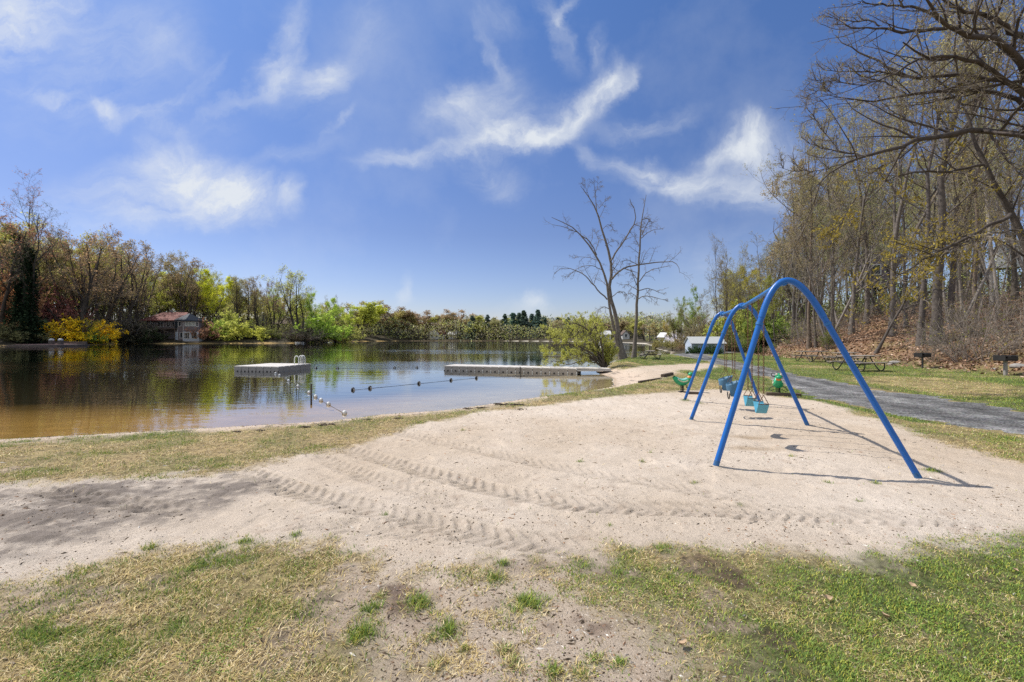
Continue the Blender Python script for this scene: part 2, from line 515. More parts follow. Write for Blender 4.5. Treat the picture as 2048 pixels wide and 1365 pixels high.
bank_m = np.maximum(((GY > 60) & (SD > -1)).astype(float), sstep(45, 50, GY) * (GX > 9) * (SD > -1))


def tracks():
    h = np.zeros(GX.shape); mk = np.zeros(GX.shape)
    T = [([(740, 845), (800, 866), (1000, 912), (1200, 952), (1400, 985), (1560, 1003)], .15, .62),
         ([(640, 885), (720, 905), (850, 945), (1000, 985), (1150, 1012), (1400, 1022), (1700, 1032), (1950, 1045)], .19, 1.0),
         ([(430, 930), (500, 948), (580, 978), (700, 1008), (850, 1042), (1000, 1078), (1200, 1100)], .19, 1.0),
         ([(60, 975), (180, 998), (300, 1015), (410, 1024)], .16, .95),
         ([(560, 1045), (700, 1052), (850, 1068), (980, 1092)], .15, .5),
         ([(1300, 1000), (1450, 1030), (1560, 1052)], .12, .35),
         ([(620, 905), (760, 962), (900, 1002), (1050, 1022)], .16, .5)]
    for ti, (pp, hw, st) in enumerate(T):
        w = np.array(px_poly(pp))
        # resample with smooth interpolation
        t = np.linspace(0, len(w) - 1, 160); i = np.arange(len(w))
        c = np.stack([np.interp(t, i, w[:, 0]), np.interp(t, i, w[:, 1])], 1)
        for _ in range(14): c[1:-1] = (c[:-2] + 2 * c[1:-1] + c[2:]) / 4
        L = np.concatenate([[0], np.cumsum(np.hypot(*np.diff(c, axis=0).T))])
        bx = (GX > c[:, 0].min() - .5) & (GX < c[:, 0].max() + .5) & (GY > c[:, 1].min() - .5) & (GY < c[:, 1].max() + .5)
        idx = np.nonzero(bx)
        x = GX[idx]; y = GY[idx]
        best = np.full(len(x), 1e9); bs = np.zeros(len(x)); bw = np.zeros(len(x))
        for k in range(len(c) - 1):
            d = c[k + 1] - c[k]; l2 = d @ d
            tt = np.clip(((x - c[k, 0]) * d[0] + (y - c[k, 1]) * d[1]) / l2, 0, 1)
            ex = x - c[k, 0] - tt * d[0]; ey = y - c[k, 1] - tt * d[1]
            dd = ex * ex + ey * ey
            m_ = dd < best
            best[m_] = dd[m_]; bs[m_] = (L[k] + tt * math.sqrt(l2))[m_]; bw[m_] = ((d[0] * ey - d[1] * ex) / math.sqrt(l2))[m_]
        w_ = np.sqrt(best) * np.sign(bw); aw = np.abs(w_)
        wn = fbm(x * 5, y * 5, 31) * .05
        aw2 = np.maximum(aw + wn, 0)
        u = bs / .145 + 1.0 * (aw2 / hw) ** 1.3 + np.where(w_ > 0, .5, 0) + fbm(x * 3, y * 3, 33) * .35
        f = u - np.floor(u)
        lug = np.clip(f, 0, 1) ** 1.3 * (1 - sstep(.84, 1., f))
        ins = 1 - sstep(hw * .86, hw * 1.08, aw2)
        core = sstep(.0, .035, aw2)
        fade = st * (.55 + .9 * np.clip(fbm(x * .9 + ti * 9, y * .9, 35) + .5, 0, 1)) * sstep(-.02, .25, bs) * sstep(L[-1] + .02, L[-1] - .35, bs)
        brk = np.clip(.35 + 1.6 * (fbm(x * 7, y * 7, 37) + .25), .05, 1.25)
        dz = ins * (-.016 + .042 * lug * core * brk) + .014 * np.exp(-((aw2 - hw * 1.2) / .04) ** 2)
        h[idx] += dz * fade
        mk[idx] = np.maximum(mk[idx], ins * fade * (1 - lug))
    return h, mk


TRK, TRKM = tracks()
sandy = np.maximum(sand_m, low_m * .8)
n5 = fbm(GX * 40, GY * 40, 6, 2)
mudm = sstep(-.1, .4, s_mud + wob) * sand_m
GZ = GZ + near * mudm * (np.abs(n2) * .05 + n3 * .014)
GZ = GZ + near * (n2 * .013 * (.6 + .4 * sandy) + n3 * .009 + n5 * .006 + n1 * .04 * sandy)
# scattered scuffs and footprints in the sand
sc_n = fbm(GX * 4.2, GY * 4.2, 55, 3)
GZ -= near * sandy * .012 * sstep(.10, .24, sc_n)
GZ += 1.0 * TRK * np.where(sand_m > .3, 1, .6)
# little heaps where the swing legs go in
LEGS = [G(1425, 935), G(1852, 961), G(1377, 841), G(1621, 852), G(1366, 801), G(1523, 806)]
for lx, ly in LEGS:
    GZ += .03 * np.exp(-(((GX - lx) ** 2 + (GY - ly) ** 2) / .02))
# dish under the belt swings
for lx, ly in [(3.95, 7.0), (4.22, 7.9), (4.8, 9.6)]:
    GZ -= .05 * np.exp(-(((GX - lx) / .5) ** 2 + ((GY - ly) / .35) ** 2))

# albedo
c_sand = np.array([.475, .388, .298]); c_sand2 = np.array([.59, .512, .43]); c_mud = np.array([.20, .168, .143]); c_dirt = np.array([.46, .375, .29])
c_green = np.array([.085, .108, .034]); c_straw = np.array([.30, .225, .115]); c_litter = np.array([.25, .145, .085]); c_soil = np.array([.105, .072, .05])
c_bed = np.array([.50, .38, .21]); c_deep = np.array([.022, .020, .010])


def mixc(a, b, t):
    return a * (1 - t[..., None]) + b * t[..., None]


gpatch = sstep(.06, .22, fbm(GX * 2.3, GY * 2.3, 79) + n2 * .15)
green = np.clip(.38 + n4 * 2.0 + n1 * 1.1 + gpatch * .45, 0, 1)
green = np.maximum(green * .8, sstep(-.4, .35, s_greenr + wob) * (.66 + n1 * .9 + n2 * .5))
strip = sdf(GX, GY, S_STRIP)
green = np.where((strip > -.1), np.clip(sstep(2.3, .2, SD - .6) * .5 + .14 + n1 * 1.2 + sstep(-2, 4, GX) * .15, 0, 1), green)
left_dry = sstep(-.6, -2.2, GX) * (GY < 4.8)
green = np.where(GY < 5.2, green * (1 - .45 * left_dry * (1 - gpatch)), green)
lawn2 = (s_path < 0) & (GX > 8) & (GY > 9) & (GY < 60)
green = np.where(lawn2, np.clip(.92 + n1 * .9 + n4 * 1.2, .2, 1), green)
# straw coloured swath on the lawn beyond the path
sw = sdf(GX, GY, px_poly([(1690, 752), (1780, 753), (1900, 757), (2048, 775), (2048, 795), (1900, 792), (1800, 775), (1700, 762)]))
green = np.where(lawn2, green * (1 - .75 * sstep(-.8, .6, sw + wob)), green)
sw2 = sdf(GX, GY, px_poly([(1570, 730), (1640, 731), (1690, 735), (1640, 737), (1570, 735)]))
green = np.where(lawn2, green * (1 - .7 * sstep(-.5, .8, sw2)), green)
alb = mixc(np.broadcast_to(c_straw, GX.shape + (3,)), c_green, green)
bald = sstep(.10, .26, fbm(GX * 1.7, GY * 1.7, 73) + n2 * .25) * (GY < 6)
alb = mixc(alb, np.array([.30, .235, .17]) * (1 + n2[..., None] * .9), bald * .85)
soilspot = sstep(.09, .22, fbm(GX * 2.1, GY * 2.1, 71) + n2 * .25) * (GY < 6) * (GX > -.5)
soilspot = np.maximum(soilspot, .62 * bald)
alb = mixc(alb, c_soil, np.where(bald > .01, sstep(.5, .9, soilspot) * .5, soilspot * .8))
alb = alb * np.clip(1 + n3 * .9 + fbm(GX * 34, GY * 34, 7, 2) * 1.3, .25, 1.7)[..., None]
hc = mixc(np.broadcast_to(c_litter, GX.shape + (3,)), c_soil, np.clip(.35 + n1 * 1.6, 0, 1))
hc = mixc(hc, np.array([.32, .20, .12]), np.clip(n2 * 2.2, 0, 1))
hc = mixc(hc, np.array([.13, .15, .04]), np.clip(fbm(GX * .5, GY * .5, 77) * 2.4 - .1, 0, .8))
alb = mixc(alb, hc, hill_m)
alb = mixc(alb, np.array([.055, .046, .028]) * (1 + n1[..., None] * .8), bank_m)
low_c = mixc(np.broadcast_to(c_dirt, GX.shape + (3,)), np.array([.24, .17, .12]), np.clip(-.05 + n1 * 1.3 + n2 * 1.5, 0, .8))
low_c = mixc(low_c, np.array([.13, .085, .065]), sstep(.14, .30, fbm(GX * 2.6, GY * 2.6, 91) + n2 * .35) * .8)
alb = mixc(alb, low_c, low_m)
sc_ = mixc(np.broadcast_to(c_sand, GX.shape + (3,)), c_sand2, np.clip(.4 + n4 * 2.0 + n1 * .8 - (GX - 1) * .05, 0, 1))
sc_ = mixc(sc_, np.array([.40, .31, .235]), sstep(.16, .30, fbm(GX * 7, GY * 7, 95) + n1 * .1) * .45)
sc_ = mixc(sc_, c_mud, np.clip(TRKM, 0, 1) * .34)
# old damp scuffs under the swings
for lx, ly in [G(1500, 870), G(1505, 893)]:
    sc_ = mixc(sc_, np.array([.33, .24, .15]), .7 * np.exp(-(((GX - lx) / .55) ** 2 + ((GY - ly) / .13) ** 2)) * np.clip(.9 + n2 * 2, 0, 1))
sc_ = mixc(sc_, c_mud * (1 + n2[..., None] * .5), sstep(-.15, .40, s_mud + wob * 1.5) * np.clip(.80 + n1 * 1.5 + n2 * 1.8 + n3 * .8, .05, 1))
alb = mixc(alb, sc_, sand_m)
beach_c = mixc(np.broadcast_to(np.array([.52, .42, .33]), GX.shape + (3,)), c_mud * .8, sstep(.10, .2, fbm(GX * 5, GY * 5, 61)) * .8)
alb = mixc(alb, beach_c, beach)
wet = sstep(.30, .02, SD) * (SD > -.05)
alb = mixc(alb, np.array([.26, .18, .10]), wet * .55)
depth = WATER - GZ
bedc = mixc(mixc(np.broadcast_to(np.array([.52, .345, .125]), GX.shape + (3,)), np.array([.62, .56, .46]), sstep(-7, -1, GX))  * (1 + n1[..., None] * .5), c_deep, sstep(.14, .60, depth + n1 * .16))  # light put into bed colour: pale to brighten the water, dark for depth absorption
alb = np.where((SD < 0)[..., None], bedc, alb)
for a, b, r in TUFTS:
    tx, ty = G(a, b)
    alb = mixc(alb, np.array([.10, .13, .035]), .75 * np.exp(-(((GX - tx) ** 2 + (GY - ty) ** 2) / (r * r * .8))))
alb = np.clip(alb, .008, .85)

ny, nx = GX.shape
VV = np.stack([GX, GY, GZ], -1).reshape(-1, 3)
ACOL = np.concatenate([alb.reshape(-1, 3), np.ones((ny * nx, 1))], 1)
idx = np.arange(ny * nx).reshape(ny, nx)
QD = np.stack([idx[:-1, :-1], idx[:-1, 1:], idx[1:, 1:], idx[1:, :-1]], -1)


def fmean(a):
    return (a[:-1, :-1] + a[:-1, 1:] + a[1:, 1:] + a[1:, :-1]) / 4


f_sd = fmean(SD); f_sand = fmean(sand_m); f_hill = fmean(hill_m); f_y = fmean(GY)
kind = np.zeros(f_sd.shape, int)
kind[(f_sand > .5) & (f_y < 40)] = 1
kind[(f_hill > .5)] = 2
kind[f_sd < -.35] = 3
for k, (nm, lab) in enumerate([('ground', 'grassy shore ground with lawn, straw patches and bare dirt'), ('sand', 'pale sand play area crossed by tyre tracks'),
                               ('hillside', 'brown leaf-littered slope rising behind the lawn'), ('lake_bed', 'brown lake bottom showing through shallow water')]):
    q = QD[kind == k]
    u, inv = np.unique(q.ravel(), return_inverse=True)
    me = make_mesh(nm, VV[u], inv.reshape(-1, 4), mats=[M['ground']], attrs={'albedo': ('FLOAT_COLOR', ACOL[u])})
    tag(link(nm, me), lab, 'ground', kind='structure')

# bilinear lookups on the grid
def lut(A):
    def f(x, y):
        i = np.clip(np.searchsorted(XS, x) - 1, 0, nx - 2); j = np.clip(np.searchsorted(YS, y) - 1, 0, ny - 2)
        u = (x - XS[i]) / (XS[i + 1] - XS[i]); v = (y - YS[j]) / (YS[j + 1] - YS[j])
        return A[j, i] * (1 - u) * (1 - v) + A[j, i + 1] * u * (1 - v) + A[j + 1, i] * (1 - u) * v + A[j + 1, i + 1] * u * v
    return f


zg = lut(GZ)
l_sand = lut(sand_m); l_low = lut(low_m); l_green = lut(green); l_hill = lut(hill_m); l_sd = lut(SD); l_path = lut(s_path); l_beach = lut(beach); l_spot = lut(soilspot)

# ------------------------------------------------------------------ water
xs = np.linspace(-320, 130, 2); ys = np.linspace(3, 262, 2)
me = make_mesh('lake_water', [(-320, 3, WATER), (130, 3, WATER), (130, 262, WATER), (-320, 262, WATER)], [[0, 1, 2, 3]], mats=[M['water']])
tag(link('lake_water', me), 'calm lake water reflecting sky and trees', 'water', kind='structure')

# ------------------------------------------------------------------ gravel path (a crowned strip laid on the ground)
def path_mesh():
    n = 520; m_ = 33
    def res(p):
        p = np.array(p); L = np.concatenate([[0], np.cumsum(np.hypot(*np.diff(p, axis=0).T))])
        t = np.linspace(0, L[-1], n)
        c = np.stack([np.interp(t, L, p[:, 0]), np.interp(t, L, p[:, 1])], 1)
        for _ in range(60): c[1:-1] = (c[:-2] + 2 * c[1:-1] + c[2:]) / 4
        return c
    a, b = res(pf), res(pn)
    s = np.linspace(0, 1, m_)
    e = a - b; e /= np.linalg.norm(e, axis=1, keepdims=True) + 1e-9
    k = np.arange(n) * 1.0
    a = a + e * ((fbm(a[:, 0] * 1.5, a[:, 1] * 1.5, 3) * 1.3 + fbm(a[:, 0] * 6, a[:, 1] * 6, 3) * .9)[:, None])
    b = b + e * ((fbm(b[:, 0] * 1.5, b[:, 1] * 1.5, 4) * 1.0 + fbm(b[:, 0] * 6, b[:, 1] * 6, 4) * .7)[:, None])
    Pm = b[:, None, :] * (1 - s[None, :, None]) + a[:, None, :] * s[None, :, None]
    z = zg(Pm[..., 0].ravel(), Pm[..., 1].ravel()).reshape(n, m_) + .012
    z += .03 * np.sin(np.clip(s, 0, 1) * PI)[None, :] - .02 * np.exp(-((s - .3) / .09) ** 2)[None, :] - .02 * np.exp(-((s - .72) / .09) ** 2)[None, :]
    z[:, 0] -= .03; z[:, -1] -= .03
    vr = 1.0 + .42 * np.exp(-((s - .5) / .10) ** 2) + .30 * np.exp(-((s - .97) / .10) ** 2) + .30 * np.exp(-((s - .03) / .10) ** 2) - .18 * np.exp(-((s - .3) / .09) ** 2) - .18 * np.exp(-((s - .72) / .09) ** 2)
    vr = vr[None, :] * (1 + .9 * fbm(Pm[..., 0] * .8, Pm[..., 1] * .8, 14)) * (1 + .6 * fbm(Pm[..., 0] * 3, Pm[..., 1] * 3, 15))
    V = np.concatenate([Pm, z[..., None]], -1).reshape(-1, 3)
    ii = np.arange(n * m_).reshape(n, m_)
    q = np.stack([ii[:-1, :-1], ii[1:, :-1], ii[1:, 1:], ii[:-1, 1:]], -1).reshape(-1, 4)[:, ::-1]
    return make_mesh('gravel_path', V, q, mats=[M['gravel']], attrs={'var': ('FLOAT', vr.ravel())})


tag(link('gravel_path', path_mesh()), 'rough grey gravel drive curving past the swings', 'path', kind='structure')

# ------------------------------------------------------------------ grass (stuff): blades spread over every turfed area
def grass(N, y0, y1, rng):
    Y = y0 * (y1 / y0) ** rng.random(N)
    X = (rng.random(N) * 2 - 1) * (1.22 * Y + 1.3)
    keep = (X > -14) & (X < 26)
    X, Y = X[keep], Y[keep]
    s, lo, g, hl, sd, pt, be, sp = (f(X, Y) for f in (l_sand, l_low, l_green, l_hill, l_sd, l_path, l_beach, l_spot))
    clump = vnoise(X * 9, Y * 9, 41); clump2 = fbm(X * 2.2, Y * 2.2, 42)
    cov = (.55 + .45 * np.clip(g * 1.6, 0, 1)) * (.25 + 1.0 * clump) * np.clip(.95 + clump2 * 2.6, .05, 1.4)
    cov *= 1 - .8 * sp
    cov = cov * (1 - lo) + lo * (.55 * sstep(.42, .80, clump) * np.clip(.6 + clump2 * 4, 0, 1.5))
    cov = cov * (1 - s) + s * .010 * sstep(.6, .95, clump)
    edge = s * (1 - s) * 4
    cov += edge * .25 * sstep(.55, .9, clump)
    cov *= (1 - be * .95) * (1 - hl * .8)
    cov = np.where((sd < .25) | (pt > .30), 0, np.where(pt > -.05, cov * .35 * (vnoise(X * 4, Y * 4, 47) > .45), cov))
    tuft = np.zeros(len(X))
    for a, b, r in TUFTS:
        tx, ty = G(a, b)
        d2 = ((X - tx) ** 2 + (Y - ty) ** 2) / (r * r)
        tuft = np.maximum(tuft, np.exp(-d2 * 1.3) * (d2 < 3.2) * np.clip(1.9 * vnoise(X * 22 + a, Y * 22, 49) - .15, 0, 1))
    cov = np.maximum(cov, tuft * 1.3)
    k = rng.random(len(X)) < cov
    X, Y, g, tuft, lo, hl = X[k], Y[k], g[k], tuft[k], lo[k], hl[k]
    n = len(X)
    gm = np.clip(g + (rng.random(n) - .5) * .9 + (vnoise(X * 5, Y * 5, 45) - .42) * .9 + tuft * .8 - lo * .1, 0, 1)
    gr = (gm > .47).astype(float) * .8 + gm * .2
    hgt = (.012 + .021 * rng.random(n) ** 1.6) * (1 + .030 * Y) * (1 + tuft * .9)
    hgt = hgt * np.where((X > .2) & (Y < 5.5), .74, 1)
    lean = np.where(gr > .5, .4 + .9 * rng.random(n), .9 + 1.5 * rng.random(n)) * hgt
    az = rng.random(n) * 2 * PI
    dx, dy = np.cos(az), np.sin(az)
    w = (.0010 + .0008 * rng.random(n)) * (1 + .16 * Y)
    base = np.stack([X, Y, zg(X, Y) - .003], 1)
    hgt = np.where(gr > .5, hgt, hgt * .7)
    side = np.stack([-dy, dx, np.zeros(n)], 1) * w[:, None]
    mid = base + np.stack([dx * lean * .35, dy * lean * .35, hgt * .62], 1)
    tip = base + np.stack([dx * lean, dy * lean, hgt], 1)
    V = np.stack([base - side, base + side, mid + side * .8, mid - side * .8, tip], 1).reshape(-1, 3)
    i = np.arange(n)[:, None] * 5
    q = i + np.array([[0, 1, 2, 3]]); t = i + np.array([[3, 2, 4]])
    cg = np.array([.175, .255, .050]); cs = np.array([.50, .39, .175]); cd = np.array([.085, .145, .03]); cy = np.array([.33, .33, .055])
    u = rng.random(n)
    gcol = np.where((u < .45)[:, None], cg, np.where((u < .75)[:, None], cd * 1.3, cy))
    u2 = rng.random(n)
    scol = np.where((u2 < .22)[:, None], np.array([.64, .54, .34]), np.where((u2 < .46)[:, None], np.array([.22, .145, .075]), cs)) * (.6 + .6 * rng.random(n))[:, None]
    col = gcol * gr[:, None] + scol * (1 - gr[:, None])
    col *= (1.08 + .55 * rng.random(n))[:, None]
    c = np.repeat(np.concatenate([col, np.ones((n, 1))], 1), 5, 0)
    return make_mesh('grass', V, q, t, mats=[M['grass']], attrs={'albedo': ('FLOAT_COLOR', c)})


tag(link('grass', grass(1650000, 1.75, 46, RNG)), 'short patchy spring grass over the shore and lawns', 'grass', kind='stuff')


# broad-leaved weeds and clover among the near turf
def weeds(N, rng):
    Y = 1.8 * (5.2 / 1.8) ** rng.random(N); X = (rng.random(N) * 2 - 1) * (1.2 * Y + .3)
    s, lo = l_sand(X, Y), l_low(X, Y)
    pt = sstep(.55, .85, vnoise(X * 2.6, Y * 2.6, 81)) * (vnoise(X * 13, Y * 13, 82) > .4) * (1 - s) * (1 - .75 * lo)
    k = rng.random(N) < pt
    X, Y = X[k], Y[k]; n = len(X)
    r = .003 + .0055 * rng.random(n) ** 1.5
    a = unit2(np.stack([rng.normal(size=n), rng.normal(size=n), rng.normal(size=n) * .35], 1)) * r[:, None]
    b = unit2(np.cross(a, np.stack([rng.normal(size=n) * .4, rng.normal(size=n) * .4, np.ones(n)], 1))) * (r * .8)[:, None]
    c0 = np.stack([X, Y, zg(X, Y) + .008 + .012 * rng.random(n)], 1)
    V = np.stack([c0 + a, c0 + b * .9 + a * .3, c0 - a, c0 - b * .9 + a * .3], 1).reshape(-1, 3)
    q = np.arange(n)[:, None] * 4 + np.array([[0, 1, 2, 3]])
    pal = np.array([[.13, .24, .035], [.22, .33, .05], [.30, .36, .06], [.09, .16, .03]])
    col = pal[rng.integers(0, 4, n)] * (.8 + .5 * rng.random(n))[:, None]
    return make_mesh('clover', V, q, mats=[M['grass']], attrs={'albedo': ('FLOAT_COLOR', np.repeat(np.concatenate([col, np.ones((n, 1))], 1), 4, 0))}, smooth=False)


def unit2(v):
    return v / (np.linalg.norm(v, axis=-1, keepdims=True) + 1e-9)


tag(link('clover', weeds(90000, RNG)), 'clover and broad-leaved weeds patched through the near turf', 'clover', kind='stuff')


# pebbles, twigs and crumbs lying on sand, dirt and litter
def debris(N, rng):
    Y = 1.8 * (30 / 1.8) ** rng.random(N); X = (rng.random(N) * 2 - 1) * (1.2 * Y + .3)
    s, lo, sd, be, hl = (f(X, Y) for f in (l_sand, l_low, l_sd, l_beach, l_hill))
    p = np.maximum.reduce([s * .55 * np.clip(.3 + 3 * fbm(X * 1.2, Y * 1.2, 66), .04, 1), lo * 1.0, be * .8, hl * .9, np.full(N, .12)])
    k = (rng.random(N) < p) & (sd > .12) & (l_path(X, Y) < 0)
    X, Y, lo, hl, s = X[k], Y[k], lo[k], hl[k], s[k]
    n = len(X)
    r = (.0018 + .0065 * rng.random(n) ** 6) * (1 + .11 * Y)
    az = rng.random(n) * 2 * PI; el = 1 + 3.0 * (rng.random(n) < .35) * rng.random(n)
    a = np.stack([np.cos(az), np.sin(az), (rng.random(n) - .5) * .3], 1) * (r * el)[:, None]
    b = np.stack([-np.sin(az), np.cos(az), np.zeros(n)], 1) * (r * .75)[:, None]
    cz = np.zeros((n, 3)); cz[:, 2] = r * .8
    c0 = np.stack([X, Y, zg(X, Y)], 1)
    V = np.stack([c0 + a, c0 + b, c0 - a, c0 - b, c0 + cz + .2 * a, c0 - cz * .2], 1).reshape(-1, 3)
    i = np.arange(n)[:, None] * 6
    t = np.concatenate([i + np.array([[0, 1, 4]]), i + np.array([[1, 2, 4]]), i + np.array([[2, 3, 4]]), i + np.array([[3, 0, 4]])])
    u = rng.random(n)
    pal = np.array([[.09, .065, .045], [.20, .15, .10], [.42, .36, .30], [.30, .17, .10], [.62, .58, .52]])
    ci = np.where(u < .30, 0, np.where(u < .58, 1, np.where(u < .82, 2, np.where(u < .93, 3, 4))))
    col = pal[ci] * (.7 + .6 * rng.random(n))[:, None]
    c = np.repeat(np.concatenate([col, np.ones((n, 1))], 1), 6, 0)
    return make_mesh('pebbles', V, None, t, mats=[M['stone_bits']], attrs={'albedo': ('FLOAT_COLOR', c)}, smooth=False)


tag(link('pebbles', debris(210000, RNG)), 'small pebbles, twigs and crumbs scattered over sand and dirt', 'pebbles', kind='stuff')


# leaf litter on the slope
def litter(N, rng):
    X = 20 + rng.random(N) ** 1.5 * 40; Y = 15 + rng.random(N) ** 1.3 * 45
    h = l_hill(X, Y)
    k = (rng.random(N) < h) & (X < Y * 1.3 + 2)
    X, Y = X[k], Y[k]; n = len(X)
    s = .05 + .06 * rng.random(n)
    a = rng.normal(size=(n, 3)); a[:, 2] *= .5; a /= np.linalg.norm(a, axis=1, keepdims=True)
    b = np.cross(a, rng.normal(size=(n, 3)) * [.4, .4, 1]); b /= np.linalg.norm(b, axis=1, keepdims=True) + 1e-9
    c0 = np.stack([X, Y, zg(X, Y) + .03], 1)
    a = a * s[:, None]; b = b * (s * .6)[:, None]
    V = np.stack([c0 + a, c0 + b, c0 - a, c0 - b], 1).reshape(-1, 3)
    q = np.arange(n)[:, None] * 4 + np.array([[0, 1, 2, 3]])
    pal = np.array([[.30, .17, .10], [.42, .27, .18], [.20, .11, .07], [.50, .36, .27]])
    col = pal[rng.integers(0, 4, n)] * (.6 + .6 * rng.random(n))[:, None]
    c = np.repeat(np.concatenate([col, np.ones((n, 1))], 1), 4, 0)
    return make_mesh('leaf_litter', V, q, mats=[M['stone_bits']], attrs={'albedo': ('FLOAT_COLOR', c)}, smooth=False)


tag(link('leaf_litter', litter(60000, RNG)), 'brown fallen leaves covering the wooded slope', 'leaf litter', kind='stuff')

# ------------------------------------------------------------------ trees
def unit(v):
    return v / (np.linalg.norm(v, axis=-1, keepdims=True) + 1e-9)


def spawn(Pp, Rp, k, t0, t1, ln, ang, n, wig, up, rr, rng, taper=.5, tend=.25, rmin=.003, lmin=0.0):
    """k children for each of the B parent branches"""
    B, m_, _ = Pp.shape
    t = t0 + (t1 - t0) * ((np.arange(k)[None, :] + rng.random((B, k))) / k)
    f = t * (m_ - 1); i = np.clip(f.astype(int), 0, m_ - 2); u = (f - i)
    bi = np.arange(B)[:, None]
    p0 = Pp[bi, i] * (1 - u[..., None]) + Pp[bi, i + 1] * u[..., None]
    tan = unit(Pp[bi, i + 1] - Pp[bi, i])
    r0 = (Rp[bi, i] * (1 - u) + Rp[bi, i + 1] * u) * rr
    L = np.linalg.norm(np.diff(Pp, axis=1), axis=2).sum(1)[:, None] * ln * (1 - taper * t) * (.65 + .7 * rng.random((B, k)))
    L = np.maximum(L, lmin)
    v = rng.normal(size=(B, k, 3)); v = unit(v - (v * tan).sum(-1, keepdims=True) * tan)
    a = np.radians(ang[0] + (ang[1] - ang[0]) * rng.random((B, k)))[..., None]
    d = tan * np.cos(a) + v * np.sin(a)
    p0 = p0.reshape(-1, 3); d = d.reshape(-1, 3); r0 = np.maximum(r0.reshape(-1), rmin); L = L.reshape(-1)
    pts = [p0]; step = (L / (n - 1))[:, None]
    for j in range(n - 1):
        d = unit(d + rng.normal(size=d.shape) * wig + np.array([0, 0, up]))
        pts.append(pts[-1] + d * step)
    P_ = np.stack(pts, 1)
    R_ = r0[:, None] * np.linspace(1, tend, n)[None, :]
    return P_, np.maximum(R_, rmin * .6)


def leaf_quads(Pb, num, size, rng, spread=.05, droop=0., elong=1.0, var=(.55, 1.3), t0=.2, flat=0.):
    B, n, _ = Pb.shape
    b = rng.integers(0, B, num); t = t0 + (1 - t0) * rng.random(num)
    f = t * (n - 1); i = np.clip(f.astype(int), 0, n - 2); u = (f - i)[:, None]
    c = Pb[b, i] * (1 - u) + Pb[b, i + 1] * u + rng.normal(size=(num, 3)) * spread
    s = (size[0] + (size[1] - size[0]) * rng.random(num))[:, None]
    a = unit(rng.normal(size=(num, 3)) + np.array([0, 0, -droop]))
    w = unit(np.cross(a, rng.normal(size=(num, 3))))
    a = a * s * elong; w = w * s * .55
    V = np.stack([c - a * .5, c + w * .5, c + a * .5, c - w * .5], 1).reshape(-1, 3)
    q = np.arange(num)[:, None] * 4 + np.array([[0, 1, 2, 3]])
    vv = np.repeat(var[0] + (var[1] - var[0]) * rng.random(num), 4)
    return V, q, vv


def crown_mesh(name, tw, leaves, mats):
    Vs, Qs, Ms, As, n = [], [], [], [], 0
    for Pt, R, sd_ in tw:
        V, q = tubes(Pt, R, sd_)
        Vs.append(V); Qs.append(q + n); Ms.append(np.zeros(len(q))); As.append(np.ones(len(V))); n += len(V)
    for V, q, vv in leaves:
        Vs.append(V); Qs.append(q + n); Ms.append(np.ones(len(q))); As.append(vv); n += len(V)
    return make_mesh(name, np.vstack(Vs), np.vstack(Qs), mats=mats, qm=np.concatenate(Ms).astype(int), attrs={'var': ('FLOAT', np.concatenate(As))}, smooth=False)


def trunk_mesh(name, br, mats):
    Vs, Qs, n = [], [], 0
    for Pt, R, sd_ in br:
        V, q = tubes(Pt, R, sd_)
        Vs.append(V); Qs.append(q + n); n += len(V)
    return make_mesh(name, np.vstack(Vs), np.vstack(Qs), mats=mats)


def smooth_line(pts, n):
    pts = np.asarray(pts, float)
    L = np.concatenate([[0], np.cumsum(np.linalg.norm(np.diff(pts, axis=0), axis=1))])
    t = np.linspace(0, L[-1], n * 6)
    c = np.stack([np.interp(t, L, pts[:, k]) for k in range(pts.shape[1])], 1)
    for _ in range(n // 2 + 4): c[1:-1] = (c[:-2] + 2 * c[1:-1] + c[2:]) / 4
    return c[np.linspace(0, len(c) - 1, n).astype(int)]


M['pale_twig'] = simple('pale_twig', (.33, .265, .20), .9, .2, 2, spec=.2)
BM = [M['bark']]; CM = [M['twig'], M['leaf']]; CF = [M['pale_twig'], M['leaf']]


